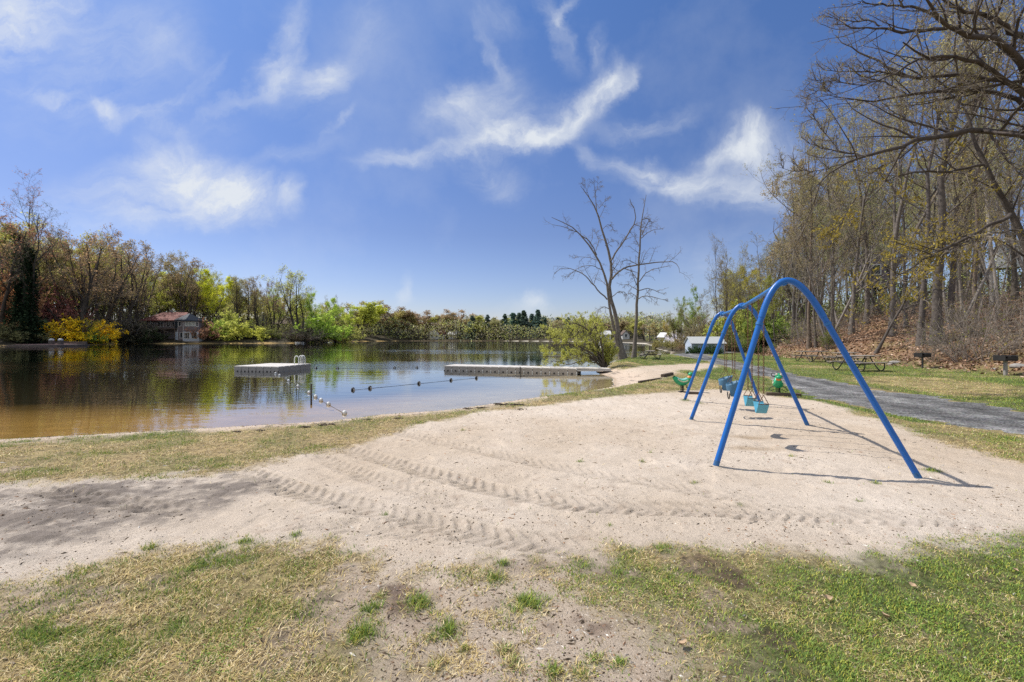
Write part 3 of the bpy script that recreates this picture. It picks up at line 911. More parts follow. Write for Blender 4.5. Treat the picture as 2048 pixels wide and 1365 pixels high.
def proto_tall(seed, H=20, r=.24, limbs=12, t0=.38, ang=(30, 60), llen=.40, buds=900, bsize=(.09, .17), sub=(7, 6, 4), up=.16, wig=.05, droop=0., spread=.06, fork=False, twr=.006):
    rng = np.random.default_rng(seed)
    n = 12
    z = np.linspace(0, 1, n)
    x = np.cumsum(rng.normal(0, .012, n)) * H * z; y = np.cumsum(rng.normal(0, .012, n)) * H * z
    T = np.stack([x, y, z * H - .3], 1)[None]
    R = (r * (1 - z * .86) + r * .75 * np.exp(-z * 30))[None]
    br = [(T, R, 9)]
    Ts, Rs = T, R
    if fork:
        c, cr = spawn(T, R, 2, .22, .45, .72, (14, 26), n, wig * .8, .10, .75, rng, taper=.2)
        br.append((c, cr, 8)); Ts = np.concatenate([T, c]); Rs = np.concatenate([R, cr])
    A, AR = spawn(Ts, Rs, limbs if not fork else max(5, limbs // 2), t0, .98, llen, ang, 8, wig * 1.6, up, .55, rng, taper=.62, rmin=.012)
    br.append((A, AR, 6))
    Bb, BR = spawn(A, AR, sub[0], .25, .98, .5, (25, 60), 6, .12, up * .7, .6, rng, taper=.45, rmin=.009)
    br.append((Bb, BR, 4))
    C_, CR = spawn(Bb, BR, sub[1], .2, .98, .5, (25, 60), 5, .16, up * .4 - droop, .6, rng, taper=.4, rmin=twr)
    D_, DR = spawn(C_, CR, sub[2], .25, 1., .6, (20, 55), 3, .16, .05 - droop, .7, rng, taper=.3, rmin=twr * .75)
    tw = [(C_, CR, 3), (D_, DR, 3)]
    lv = [leaf_quads(D_, buds, bsize, rng, spread, droop=.6 + droop, elong=1.2)] if buds else []
    return trunk_mesh('trunk', br, BM), crown_mesh('crown', tw, lv, CM), H


def proto_bank(seed, H=20, stems=5, spreadang=(8, 30), buds=2600, bsize=(.22, .42), r=.28, leafspread=.25, limbs=7, sub=(6, 5), cm=None):
    """open grown shore tree with several stems, seen across the lake"""
    rng = np.random.default_rng(seed)
    n = 10
    S = []; SR = []
    for s in range(stems):
        a = rng.random() * 2 * PI; tl = math.radians(spreadang[0] + (spreadang[1] - spreadang[0]) * rng.random())
        d = np.array([math.cos(a) * math.sin(tl), math.sin(a) * math.sin(tl), math.cos(tl)]); p = np.array([math.cos(a), math.sin(a), 0]) * .25 * (stems > 1); pts = [p + [0, 0, -.4]]
        for j in range(n - 1):
            d = unit(d + rng.normal(0, .06, 3) + np.array([0, 0, .05])); pts.append(pts[-1] + d * H * (.80 + .1 * rng.random()) / (n - 1))
        S.append(pts); SR.append(r * (.75 + .4 * rng.random()) * np.linspace(1, .18, n))
    S = np.array(S); SR = np.array(SR)
    br = [(S, SR, 7)]
    A, AR = spawn(S, SR, limbs, .28, 1, .36, (25, 60), 7, .10, .12, .55, rng, taper=.5, rmin=.03)
    Bb, BR = spawn(A, AR, sub[0], .2, 1, .5, (25, 60), 5, .14, .08, .6, rng, taper=.4, rmin=.02)
    C_, CR = spawn(Bb, BR, sub[1], .2, 1, .55, (25, 60), 4, .16, .05, .6, rng, taper=.4, rmin=.013)
    br.append((A, AR, 4))
    D_, DR = spawn(C_, CR, 4, .2, 1, .6, (20, 55), 3, .16, .04, .7, rng, taper=.3, rmin=.012)
    lv = [leaf_quads(D_, buds, bsize, rng, leafspread)] if buds else []
    return trunk_mesh('trunk', br, BM), crown_mesh('crown', [(Bb, BR, 3), (C_, CR, 3), (D_, DR, 3)], lv, cm or CF), H


def proto_conifer(seed, H=16, rad=4.4, n=6500, irregular=.3):
    rng = np.random.default_rng(seed)
    z = np.linspace(0, 1, 8)
    T = np.stack([z * 0, z * 0, z * H - .3], 1)[None]; R = (.25 * (1.02 - z))[None]
    k = 190
    tz = rng.random(k) ** 1.1 * .88 + .10
    az = rng.random(k) * 2 * PI
    L = rad * (1.02 - tz) ** .9 * (1 - irregular + 2 * irregular * rng.random(k)) * (1 + irregular * .6 * np.sin(tz * 22)) + .12
    pts = [np.stack([0 * tz, 0 * tz, tz * H], 1)]
    d = np.stack([np.cos(az), np.sin(az), .12 - .35 * (1 - tz)], 1)
    for j in range(4):
        pts.append(pts[-1] + d * (L / 4)[:, None]); d[:, 2] += .06
    A = np.stack(pts, 1); AR = np.maximum(.05 * np.linspace(1, .3, 5)[None] * np.ones((k, 1)), .02)
    lv = [leaf_quads(A, n, (.3, .75), rng, .16, droop=.2, elong=1.3, var=(.45, 1.5), t0=.15)]
    return trunk_mesh('trunk', [(T, R, 6), (A, AR, 3)], BM), crown_mesh('crown', [(A[:1], AR[:1], 3)], lv, CM), H


def proto_bush(seed, H=3.0, stems=22, leaves=2200, size=(.10, .2), wide=1.0, up=.04, t0=.25, sub=(6, 4), r=.03, spread=.06):
    rng = np.random.default_rng(seed)
    n = 7
    a = rng.random(stems) * 2 * PI; tl = np.radians(rng.random(stems) ** .8 * 62 * wide)
    d = np.stack([np.cos(a) * np.sin(tl), np.sin(a) * np.sin(tl), np.cos(tl)], 1)
    p = np.stack([np.cos(a) * .2 * rng.random(stems), np.sin(a) * .2 * rng.random(stems), np.full(stems, -.1)], 1)
    L = H * (.65 + .45 * rng.random(stems)); pts = [p]
    for j in range(n - 1):
        d = unit(d + rng.normal(0, .10, d.shape) + [0, 0, up - .03 * j]); pts.append(pts[-1] + d * (L / (n - 1))[:, None])
    S = np.stack(pts, 1); SR = r * np.linspace(1, .3, n)[None] * (.6 + .6 * rng.random(stems))[:, None]
    A, AR = spawn(S, SR, sub[0], .2, 1, .42, (20, 60), 5, .14, .03, .6, rng, taper=.3, rmin=.006)
    Bb, BR = spawn(A, AR, sub[1], .2, 1, .5, (20, 60), 4, .16, .02, .6, rng, taper=.3, rmin=.004)
    lv = [leaf_quads(np.concatenate([Bb]), leaves, size, rng, spread, t0=t0)] if leaves else []
    return trunk_mesh('stems', [(S, SR, 5)], BM), crown_mesh('crown', [(A, AR, 3), (Bb, BR, 3)], lv, CM), H


def plant(name, pr, label, cat, loc, H, rz=0, lean=(0, 0), bark=(.14, .115, .10), leaf=(.2, .16, .06), group=None, wide=1.0):
    s = H / pr[2]
    o = thing(name, label, cat, loc, group=group, rot=(lean[0], lean[1], rz), scale=(s * wide, s * wide, s))
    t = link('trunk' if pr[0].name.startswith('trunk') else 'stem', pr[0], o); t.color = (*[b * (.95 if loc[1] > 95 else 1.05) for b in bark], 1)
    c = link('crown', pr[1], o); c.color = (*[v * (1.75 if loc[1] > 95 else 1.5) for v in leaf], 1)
    return o


PT = [proto_tall(100 + i, r=.135 + .035 * (i % 3), fork=(i % 3 == 2), wig=.07, t0=[.34, .42, .28, .24][i % 4], limbs=14, twr=.0045, sub=(7, 5, 4), buds=[4200, 2600, 6500, 3600, 2200, 5200][i], bsize=(.06, .13)) for i in range(6)]
PS = [proto_tall(140 + i, H=14, r=.09, limbs=9, t0=.35, llen=.30, sub=(5, 5, 4), buds=[500, 1400, 250][i], bsize=(.08, .14)) for i in range(3)]
PW = [proto_bank(320 + i, H=20, stems=[2, 1, 3, 2][i], spreadang=(4, 20), buds=[6500, 5200, 4200, 3200][i], r=.17, limbs=[9, 14, 7, 10][i], bsize=(.06, .13), sub=(5, 5), leafspread=.08, cm=CM) for i in range(4)]
PL = [proto_tall(160 + i, H=14, r=.13, limbs=11, t0=.25, llen=.36, sub=(6, 5, 4), buds=6000, bsize=(.08, .17), spread=.12) for i in range(2)]
PB = [proto_bank(200 + i, stems=[6, 4, 2, 3, 5, 2][i], spreadang=(8, 36), buds=[2600, 3300, 4800, 15000, 1500, 13000][i], limbs=[6, 8, 14, 10, 7, 16][i], r=[.26, .3, .4, .25, .24, .3][i], bsize=(.17, .36)) for i in range(6)]
PF = [proto_bank(240 + i, H=14, stems=[2, 1, 3, 1][i], buds=[3200, 4200, 2600, 3600][i], limbs=[8, 12, 6, 11][i], bsize=(.3, .62), sub=(5, 3), leafspread=.35) for i in range(4)]
PC = [proto_conifer(260 + i, irregular=[.15, .3, .45][i]) for i in range(3)]
PBU = [proto_bush(280, leaves=2600, size=(.12, .24)), proto_bush(281, leaves=1800, wide=.8, size=(.12, .22)), proto_bush(282, leaves=0, stems=26), proto_bush(283, leaves=5200, size=(.16, .3), wide=1.15, stems=30)]
PBR = [proto_bush(290 + i, H=1.8, stems=[14, 9, 20][i], leaves=[60, 0, 160][i], wide=[.9, .7, 1.1][i], up=.02, r=.012, size=(.05, .1), sub=(5, 3)) for i in range(3)]


# traced trees: limbs given as photo pixels, then thrown into depth
def traced(limbs, Y0, rng, dy=1.2, sub=(7, 5, 4), lens=(.32, .5, .55), ups=(.02, -.03, -.05), base=None, buds=0, bsize=(.05, .1), rmins=(.012, .007, .005), n=16, twl=None):
    """limbs: (pixels, r0, r1, depth shift at the far end, first limb index or None)"""
    br = []
    for li, (px, r0, r1, ds) in enumerate(limbs):
        m_ = len(px)
        pts = np.array([P(a, b, Y0 + ds * (i / max(1, m_ - 1))) for i, (a, b) in enumerate(px)])
        c = smooth_line(pts, n)
        L = np.linalg.norm(c[-1] - c[0])
        c[1:-1] += rng.normal(0, .006, (n - 2, 3)) * min(L, 4)
        br.append((c, np.linspace(1, 0, n) ** .8 * (r0 - r1) + r1))
    return br


def thin(lst, f): return [(a, r0 * f, max(r1 * f, .004), d) for a, r0, r1, d in lst]


def traced_tree(name, label, cat, limbs, Y0, seed, sub, lens, ups, ang, bark, leaf, loc, buds=0, bsize=(.05, .1), rmins=(.012, .007, .005), flare=0, skip_first=.3, main=1, dr=.5):
    rng = np.random.default_rng(seed)
    br = traced(limbs, Y0, rng)
    loc = np.array(loc)
    o = thing(name, label, cat, tuple(loc))
    S = np.stack([b[0] - loc for b in br]); SR = np.stack([b[1] for b in br])
    for k in range(main):
        if flare: SR[k] = SR[k] + flare * np.exp(-np.linspace(0, 1, S.shape[1]) * 14)
    parts = [(S, SR, 9)]
    A1, A1R = spawn(S[:main], SR[:main], sub[0], max(skip_first, .4), 1, lens[0] * .5, ang, 8, .10, ups[0], .35, rng, taper=.5, rmin=rmins[0])
    A2, A2R = spawn(S[main:], SR[main:], sub[0], .15, 1, lens[0], ang, 8, .10, ups[0], .55, rng, taper=.45, rmin=rmins[0], lmin=.35)
    A = np.concatenate([A1, A2]); AR = np.concatenate([A1R, A2R])
    parts.append((A, AR, 5))
    Bb, BR = spawn(A, AR, sub[1], .15, 1, lens[1], ang, 6, .13, ups[1], .6, rng, taper=.4, rmin=rmins[1], lmin=.2)
    C_, CR = spawn(Bb, BR, sub[2], .2, 1, lens[2], ang, 4, .15, ups[2], .65, rng, taper=.3, rmin=rmins[2], lmin=.12)
    lv = [leaf_quads(C_, buds, bsize, rng, .04, droop=.9, elong=1.5)] if buds else []
    t = link('trunk', trunk_mesh('trunk', parts, BM), o); t.color = (*bark, 1)
    c = link('crown', crown_mesh('crown', [(Bb, BR, 3), (C_, CR, 3)], lv, CM), o); c.color = (*leaf, 1)
    return o


def c4(pts): return [(1050 + a / 3.102, 340 + b / 3.102) for a, b in pts]
def c5(pts): return [(1548 + a / 3.412, b / 3.412) for a, b in pts]
def c6(pts): return [(1548 + a / 3.412, 400 + b / 3.412) for a, b in pts]


limbs1 = [(c4([(612, 1172), (590, 1080), (572, 960), (552, 850), (528, 760), (520, 715), (538, 650), (533, 560), (510, 480), (488, 400), (470, 330), (452, 270), (425, 200), (385, 160), (345, 100)]), .34, .03, .8),
          (c4([(600, 1172), (560, 1030), (528, 880), (513, 780), (510, 700), (490, 640), (455, 550), (410, 480), (360, 420), (300, 360), (240, 325), (165, 295)]), .24, .03, -1.5),
          (c4([(533, 565), (570, 500), (620, 430), (680, 340), (685, 280), (670, 230), (650, 180)]), .13, .03, -1.2),
          (c4([(680, 340), (715, 350), (722, 380)]), .05, .02, -.4),
          (c4([(538, 680), (590, 625), (650, 595), (720, 588), (810, 575), (900, 565), (945, 580), (960, 640)]), .14, .02, -2.2),
          (c4([(445, 530), (400, 440), (330, 390), (260, 360), (170, 340)]), .09, .02, -1.8),
          (c4([(510, 805), (450, 740), (400, 680), (350, 640), (290, 615), (220, 610), (180, 650)]), .11, .02, 1.8),
          (c4([(485, 625), (430, 595), (360, 595), (310, 620), (250, 680)]), .06, .015, 1.0),
          (c4([(448, 560), (400, 545), (340, 540), (290, 550)]), .05, .015, 1.4),
          (c4([(522, 865), (490, 850), (460, 865), (440, 910)]), .06, .015, -.8),
          (c4([(540, 790), (580, 755), (620, 760), (650, 800)]), .06, .015, -.8),
          (c4([(498, 470), (520, 450), (565, 440), (580, 460)]), .05, .012, .6),
          (c4([(480, 370), (510, 340), (540, 350), (555, 390)]), .04, .012, .6),
          (c4([(458, 240), (490, 200), (528, 180)]), .04, .012, .5),
          (c4([(452, 290), (440, 200), (435, 130), (425, 50)]), .06, .015, -.5),
          (c4([(430, 165), (450, 110), (452, 60)]), .03, .012, .3),
          (c4([(398, 168), (375, 110), (368, 50)]), .03, .012, .3),
          (c4([(440, 500), (458, 440), (440, 390), (412, 370)]), .05, .012, .7),
          (c4([(560, 640), (545, 600), (580, 640)]), .04, .012, .7)]
x0, y0, z0 = at(1235, 716)
Y1 = y0 if 30 < y0 < 44 else 37.0
traced_tree('bare_tree', 'tall forked bare tree on the grassy point, with long arching limbs', 'tree', thin(limbs1, .54), Y1, 301, (6, 5, 3), (.30, .45, .5), (-.02, -.08, -.16), (30, 75),
            (.17, .15, .135), (.2, .17, .07), (limbs1 and P(1240, 716, Y1)[0], Y1, Z(P(1240, 716, Y1)[0], Y1) - .05), rmins=(.014, .008, .006), flare=.13, main=2)
limbs2 = [(c4([(675, 1168), (683, 1060), (690, 900), (699, 750), (705, 650), (710, 500), (718, 380), (728, 290), (740, 220), (752, 155)]), .20, .02, .5),
          (c4([(720, 425), (760, 390), (800, 372), (850, 365)]), .05, .012, -.8), (c4([(724, 405), (750, 350), (772, 318)]), .05, .012, .6),
          (c4([(709, 695), (750, 640), (800, 615), (890, 600)]), .06, .012, -1.0), (c4([(704, 750), (760, 735), (810, 750), (872, 778)]), .055, .012, 1.0),
          (c4([(700, 802), (735, 785), (780, 785), (880, 812)]), .055, .012, -1.2), (c4([(694, 992), (740, 985), (790, 1018)]), .05, .012, 1.0),
          (c4([(703, 690), (660, 630), (640, 640)]), .045, .012, .8), (c4([(705, 590), (640, 560), (600, 566)]), .045, .012, -1), (c4([(696, 745), (640, 710), (595, 716)]), .045, .012, 1.2),
          (c4([(698, 790), (660, 765), (630, 770)]), .04, .012, .8), (c4([(712, 480), (690, 440), (665, 400)]), .04, .012, .8), (c4([(725, 310), (760, 300), (790, 330)]), .035, .012, .6)]
traced_tree('bare_tree', 'slimmer straight bare tree beside the forked one on the grassy point', 'tree', thin(limbs2, .72), Y1 + .6, 302, (6, 4, 3), (.34, .45, .5), (-.02, -.08, -.14), (35, 75),
            (.16, .14, .12), (.2, .17, .07), (P(1267, 715, Y1 + .6)[0], Y1 + .6, Z(P(1267, 715, Y1 + .6)[0], Y1 + .6) - .05), rmins=(.016, .010, .007), flare=.10)

YO = 13.0
oak = [([(2185, 790), (2165, 620), (2150, 440), (2135, 280), (2120, 130), (2105, -20), (2090, -160)], .34, .12, 1.0),
       ([(2118, 260), (2080, 190)] + c5([(1720, 480), (1650, 370), (1590, 320), (1500, 270), (1400, 245), (1300, 235), (1200, 195), (1140, 130), (1110, 70), (1060, 20), (1030, -20)]), .16, .03, -2.5),
       (c5([(1180, 195), (1080, 195), (980, 215), (880, 225), (800, 205), (720, 180), (620, 200), (500, 195), (400, 170)]), .07, .008, -1.5),
       (c5([(720, 180), (650, 140), (560, 150), (440, 140), (370, 110)]), .03, .006, .5),
       (c5([(1135, 145), (1080, 95), (1000, 60), (900, 45), (760, 45), (660, 35), (570, 10)]), .06, .008, -1.0),
       ([(2125, 110)] + c5([(1720, 245), (1620, 235), (1540, 170), (1470, 120), (1380, 95), (1320, 80), (1240, 45), (1150, -5)]), .12, .03, -1.5),
       ([(2120, 320), (2085, 240)] + c5([(1720, 630), (1640, 590), (1540, 510), (1460, 460), (1400, 415), (1300, 405), (1200, 395), (1080, 395), (1000, 380), (920, 330), (880, 290)]), .13, .02, -1.0),
       (c5([(1200, 400), (1050, 405), (930, 430), (850, 500), (700, 560), (560, 580), (430, 560)]), .05, .006, -1.5),
       (c5([(1560, 548), (1480, 535), (1300, 515), (1150, 520), (1000, 530), (920, 525), (820, 490), (740, 450), (690, 400), (600, 370), (500, 300), (420, 240)]), .09, .008, 1.8),
       (c5([(920, 525), (780, 495), (600, 490), (440, 490), (320, 470)]), .04, .006, 1.0),
       ([(2125, 350), (2090, 270)] + c5([(1720, 725), (1600, 645), (1460, 640), (1300, 610), (1150, 620), (1000, 640), (900, 645), (800, 680), (600, 690), (450, 660), (320, 640)]), .12, .008, 1.5),
       (c5([(900, 645), (760, 560), (600, 520), (480, 440)]), .035, .006, 1.0),
       (c5([(1150, 620), (1240, 590), (1330, 555)]), .04, .02, -.6),
       ([(2140, 340), (2080, 290)] + c5([(1720, 925), (1560, 912), (1400, 893), (1290, 890), (1200, 925), (1000, 955), (900, 985), (830, 1025), (700, 1040), (580, 1080), (480, 1120), (360, 1190), (250, 1310)]), .14, .008, -3.0),
       (c5([(620, 1066), (480, 1040), (350, 1020), (220, 970)]), .03, .006, -.8),
       (c5([(1000, 955), (850, 1090), (720, 1140), (640, 1200)]), .035, .006, 1.0),
       (c5([(1470, 905), (1530, 1000), (1580, 1080), (1640, 1150), (1720, 1240)]), .05, .012, -.6),
       (c5([(960, 860), (800, 760), (700, 640), (640, 560)]), .025, .006, 1.0),
       (c5([(1440, 470), (1300, 640), (1250, 660), (1000, 700), (870, 700)]), .035, .006, 1.0),
       (c5([(560, 580), (450, 560), (330, 550), (240, 540)]), .014, .004, .3), (c5([(430, 655), (330, 600), (230, 660)]), .012, .004, .3),
       (c5([(440, 1030), (330, 880), (240, 760)]), .016, .004, -.3), (c5([(480, 1120), (300, 1170), (120, 1170), (30, 1140)]), .018, .004, -.4)]
xo, yo = P(2185, 790, YO)[:2]
traced_tree('oak_tree', 'big dark oak reaching into the top right corner with long bare limbs', 'tree', thin(oak, .72), YO, 303, (11, 6, 4), (.30, .45, .5), (.03, .01, -.02), (25, 65),
            (.075, .062, .055), (.34, .29, .09), (xo, yo, Z(xo, yo) - .05), buds=2600, bsize=(.022, .05), rmins=(.011, .006, .0035), flare=.15)
lean = [([(2130, 800), (2100, 640), (2060, 500), (2030, 440), (2008, 400), (1975, 350), (1955, 300), (1945, 270), (1930, 210), (1880, 180)], .21, .02, 1.0),
        ([(2020, 430)] + c6([(1600, 140), (1500, 160), (1400, 210), (1250, 290), (1150, 350), (1060, 390), (950, 450), (850, 520), (780, 560)]), .085, .008, -2.0),
        (c6([(1390, 210), (1290, 300), (1180, 320), (1060, 330), (980, 390)]), .04, .008, -1.0),
        ([(1965, 330), (1900, 345)] + c5([(1100, 1165), (900, 1180), (760, 1230), (650, 1330)]), .06, .008, -1.6),
        (c6([(560, -20), (480, 120), (430, 210), (320, 260)]), .03, .006, .6),
        (c6([(1150, 350), (1000, 470), (900, 540), (720, 640), (600, 700)]), .03, .006, -1.0),
        ([(2040, 460), (1980, 470), (1900, 500), (1850, 540)], .03, .006, -1.0)]
xl, yl = P(2130, 800, 14.5)[:2]
traced_tree('oak_tree', 'dark oak leaning left from the right edge, low limb hanging over the lawn', 'tree', thin(lean, .75), 14.5, 304, (11, 5, 4), (.34, .45, .5), (.02, -.02, -.06), (25, 65),
            (.085, .07, .06), (.42, .33, .07), (xl, yl, Z(xl, yl) - .05), buds=3200, bsize=(.04, .10), rmins=(.012, .0065, .0045), flare=.12, main=1)

# willow leaning over the water beside the dock
bx, by, bz = *G(1209, 733, -.1), -.12
wl = [[(1209, 738), (1185, 715), (1150, 708), (1115, 716), (1085, 712)], [(1209, 738), (1180, 705), (1150, 690), (1110, 690), (1082, 698)], [(1209, 738), (1185, 695), (1160, 668), (1130, 655), (1105, 668)],
      [(1209, 738), (1190, 690), (1175, 660), (1150, 645), (1125, 648)], [(1209, 738), (1195, 700), (1185, 665), (1175, 648)], [(1209, 738), (1205, 700), (1200, 675), (1190, 655)], [(1209, 738), (1212, 705), (1208, 680), (1203, 662)],
      [(1211, 738), (1218, 715), (1222, 695)], [(1211, 738), (1221, 722), (1227, 706)], [(1211, 738), (1215, 712), (1216, 692)], [(1209, 738), (1190, 722), (1165, 722), (1140, 728), (1118, 735)], [(1209, 738), (1180, 712), (1160, 700), (1120, 676), (1100, 682)],
      [(1209, 738), (1190, 700), (1168, 678), (1140, 668), (1112, 675)], [(1209, 738), (1185, 718), (1160, 712), (1130, 722), (1100, 724)], [(1209, 738), (1196, 690), (1170, 655), (1145, 655)]]
rw = np.random.default_rng(305)
limbsw = [(p, .075 if k < 7 else .045, .012, (-1) ** k * (1.6 if k not in (7, 8, 9) else .3) * (.4 + .6 * rw.random())) for k, p in enumerate(wl)]
traced_tree('willow_shrub', 'sprawling yellow-green willow leaning over the water at the dock end', 'willow', limbsw, by, 306, (8, 5, 4), (.32, .45, .5), (.10, .07, .05), (25, 65),
            (.10, .085, .07), (.58, .60, .15), (bx, by, bz), buds=17000, bsize=(.04, .085), rmins=(.012, .008, .006), main=2)

# ------------------------------------------------------------------ planting by photo column, distance and top
def plant_px(name, pr, label, cat, px, Y, top, seed=0, group=None, bark=(.13, .108, .095), leaf=(.2, .16, .06), lean=(0, 0), wide=1.0):
    x = (px - 1024) / F * Y
    z = Z(x, Y)
    H = CH - (top - HY) / F * Y - z
    return plant(name, pr, label, cat, (x, Y, z), max(H, .5), random.Random(seed * 7 + int(px)).random() * 6.28, lean, bark, leaf, group, wide)


bud_y = (.33, .30, .13); bud_b = (.29, .25, .14); bud_g = (.28, .32, .10); red_b = (.27, .14, .085)
# key trunks standing on or under the slope: px, base py, top py, prototype, label, lean(x,y), bark, leaf, wide
KEY = [(1875, 688, -60, 1, 'thickest dark straight trunk of the slope, rising between the two grills', (0, 0), (.10, .085, .075), bud_b, 1.35),
       (1842, 690, 60, 0, 'thick grey trunk leaning left, just left of the darkest straight trunk', (0, -.10), (.13, .11, .10), bud_y, 1.25),
       (1752, 708, 330, 3, 'dark trunk with low base leaning strongly left behind the picnic tables', (0, -.40), (.10, .085, .075), bud_y, 1.0),
       (1703, 668, 230, 4, 'grey trunk leaning left on the slope above the largest picnic table', (0, -.16), (.15, .13, .115), bud_b, 1.1),
       (1926, 640, 120, 0, 'slim pale trunk just right of the thickest dark trunk', (0, -.06), (.24, .21, .18), bud_b, .7),
       (1950, 645, 60, 1, 'brown trunk standing between two slim pale ones high on the slope', (0, -.02), (.16, .125, .10), bud_b, .8),
       (1985, 612, 90, 4, 'pale birch-like trunk on the upper slope near the right edge', (0, .03), (.36, .33, .29), bud_g, .7),
       (1997, 640, 130, 1, 'pale trunk leaning right next to the birch-like one', (0, .07), (.28, .25, .22), bud_g, .7),
       (1618, 697, 250, 3, 'stout ivy-brown trunk at the foot of the woods left of the picnic tables', (0, .02), (.17, .13, .10), bud_y, 1.1),
       (1632, 696, 300, 0, 'thin trunk close against the stout one at the foot of the woods', (0, -.05), (.13, .11, .095), bud_y, .8),
       (1785, 672, 150, 5, 'grey trunk on the slope above and right of the largest picnic table', (0, -.03), (.15, .13, .115), bud_y, 1.0),
       (1812, 655, 120, 0, 'slender grey trunk behind the left-leaning thick one', (0, .02), (.15, .13, .115), bud_b, .8),
       (1733, 650, 210, 5, 'mid-slope trunk with yellow tassels above the picnic tables', (0, -.05), (.14, .12, .105), bud_y, .95),
       (1668, 690, 270, 3, 'trunk with spreading yellowish crown behind the nearest swing leg', (0, -.08), (.14, .12, .105), bud_y, 1.0),
       (1901, 650, 40, 5, 'tall trunk right behind the thickest dark one', (0, .0), (.12, .10, .09), bud_b, .9),
       (2030, 600, 40, 4, 'dark trunk high on the slope at the right edge', (0, -.03), (.11, .095, .08), bud_g, .9)]
for i, (px, py, top, pi, lab, lean_, bk, lf, wd) in enumerate(KEY):
    x, y, z = at(px, py, 20, 70)
    if y > 66: y = 46; x = (px - 1024) / F * y; z = Z(x, y)
    H = CH - (top - HY) / F * y - z
    plant('woodland_tree', PT[pi], lab, 'tree', (x, y, z), min(H, 27), i * 1.3, lean_, bk, lf, None, wd)

# the rest of the wood on the slope
rf = np.random.default_rng(77)
taken = []
def spot_ok(x, y, d):
    for a, b in taken:
        if (a - x) ** 2 + (b - y) ** 2 < d * d: return False
    taken.append((x, y)); return True


cnt = 0; tries = 0
while cnt < 84 and tries < 6000:
    tries += 1
    y = 27 + rf.random() ** .8 * 68
    x = toe(y) + 1.5 + rf.random() ** 1.1 * 42
    px = 1024 + F * x / y
    if not (1490 < px < 2130) or not spot_ok(float(x), float(y), 2.0): continue
    if y < 36 and px < 1930 and rf.random() < .5: continue
    z = Z(x, y)
    slim = rf.random() < .42
    # the outline of the wood climbs from left to right
    top = np.interp(px, [1490, 1530, 1570, 1620, 1700, 1800, 2050], [610, 540, 430, 330, 250, 210, 180]) + rf.normal(0, 25) + (70 if slim else 0) + rf.random() * 110
    H = float(np.clip(CH - (top - HY) / F * y - z, 6, 26))
    lf = [bud_y, bud_b, bud_g, (.36, .36, .13), (.34, .27, .14)][int(rf.integers(5))]
    bk = np.array([.16, .142, .128]) * (.6 + .9 * rf.random())
    zone = 'upper' if x - toe(y) > 14 else 'lower'
    if slim:
        lab = 'slender grey-trunked tree in the crowd of bare trees on the %s leafy slope' % zone; grp = 'slender trees on the %s slope' % zone
        pr = PS[int(rf.integers(3))]
    else:
        lab = 'tall grey-trunked tree with budding crown in the crowd on the %s leafy slope' % zone; grp = 'tall trees on the %s slope' % zone
        pr = PT[int(rf.integers(6))]
    if px < 1700 and rf.random() < .35:
        pr = PL[int(rf.integers(2))]; lf = [(.34, .28, .15), (.31, .25, .15), (.35, .34, .13)][int(rf.integers(3))]
    elif not slim and px > 1545 and rf.random() < .75:
        pr = PW[int(rf.integers(4))]
    plant('woodland_tree', pr, lab, 'tree', (x, y, z), H, rf.random() * 6.28, (rf.normal(0, .05), rf.normal(-.05, .08)), tuple(bk), lf, grp, 1.05)
    cnt += 1

# undergrowth saplings and brush on the slope
for i in range(64):
    y = 21 + rf.random() ** 1.3 * 34; x = toe(y) + .3 + rf.random() ** 1.4 * 17
    px = 1024 + F * x / y
    if px > 2120 or px < 1560: continue
    z = Z(x, y)
    plant('bare_shrub', PBR[i % 3], 'thin bare brown shrub growing in the leaf litter of the slope', 'shrub', (x, y, z - .03), 1.0 + 1.9 * rf.random(), rf.random() * 6.28, (0, 0), (.21, .17, .145), (.25, .22, .07), 'bare shrubs on the slope', 1.0)
for px, py, H, lab in [(1898, 712, 2.4, 'pale bare sapling clump leaning out of the slope right of the farther grill'), (1965, 720, 3.4, 'thin dark sapling rising beside the nearer grill'),
                       (1840, 707, 1.8, 'low bare brush behind the farther grill'), (2035, 700, 2.6, 'dense bare brush at the right edge behind the nearer grill'), (1655, 700, 1.5, 'low olive bush at the edge of the lawn beyond the small picnic table')]:
    x, y, z = at(px, py, 15, 60)
    plant('bare_shrub' if 'olive' not in lab else 'bush', PBR[0] if 'olive' not in lab else PBU[1], lab, 'shrub', (x, y, z - .03), H, px, (0, -.1), (.24, .20, .17), (.15, .17, .05), None, .8)

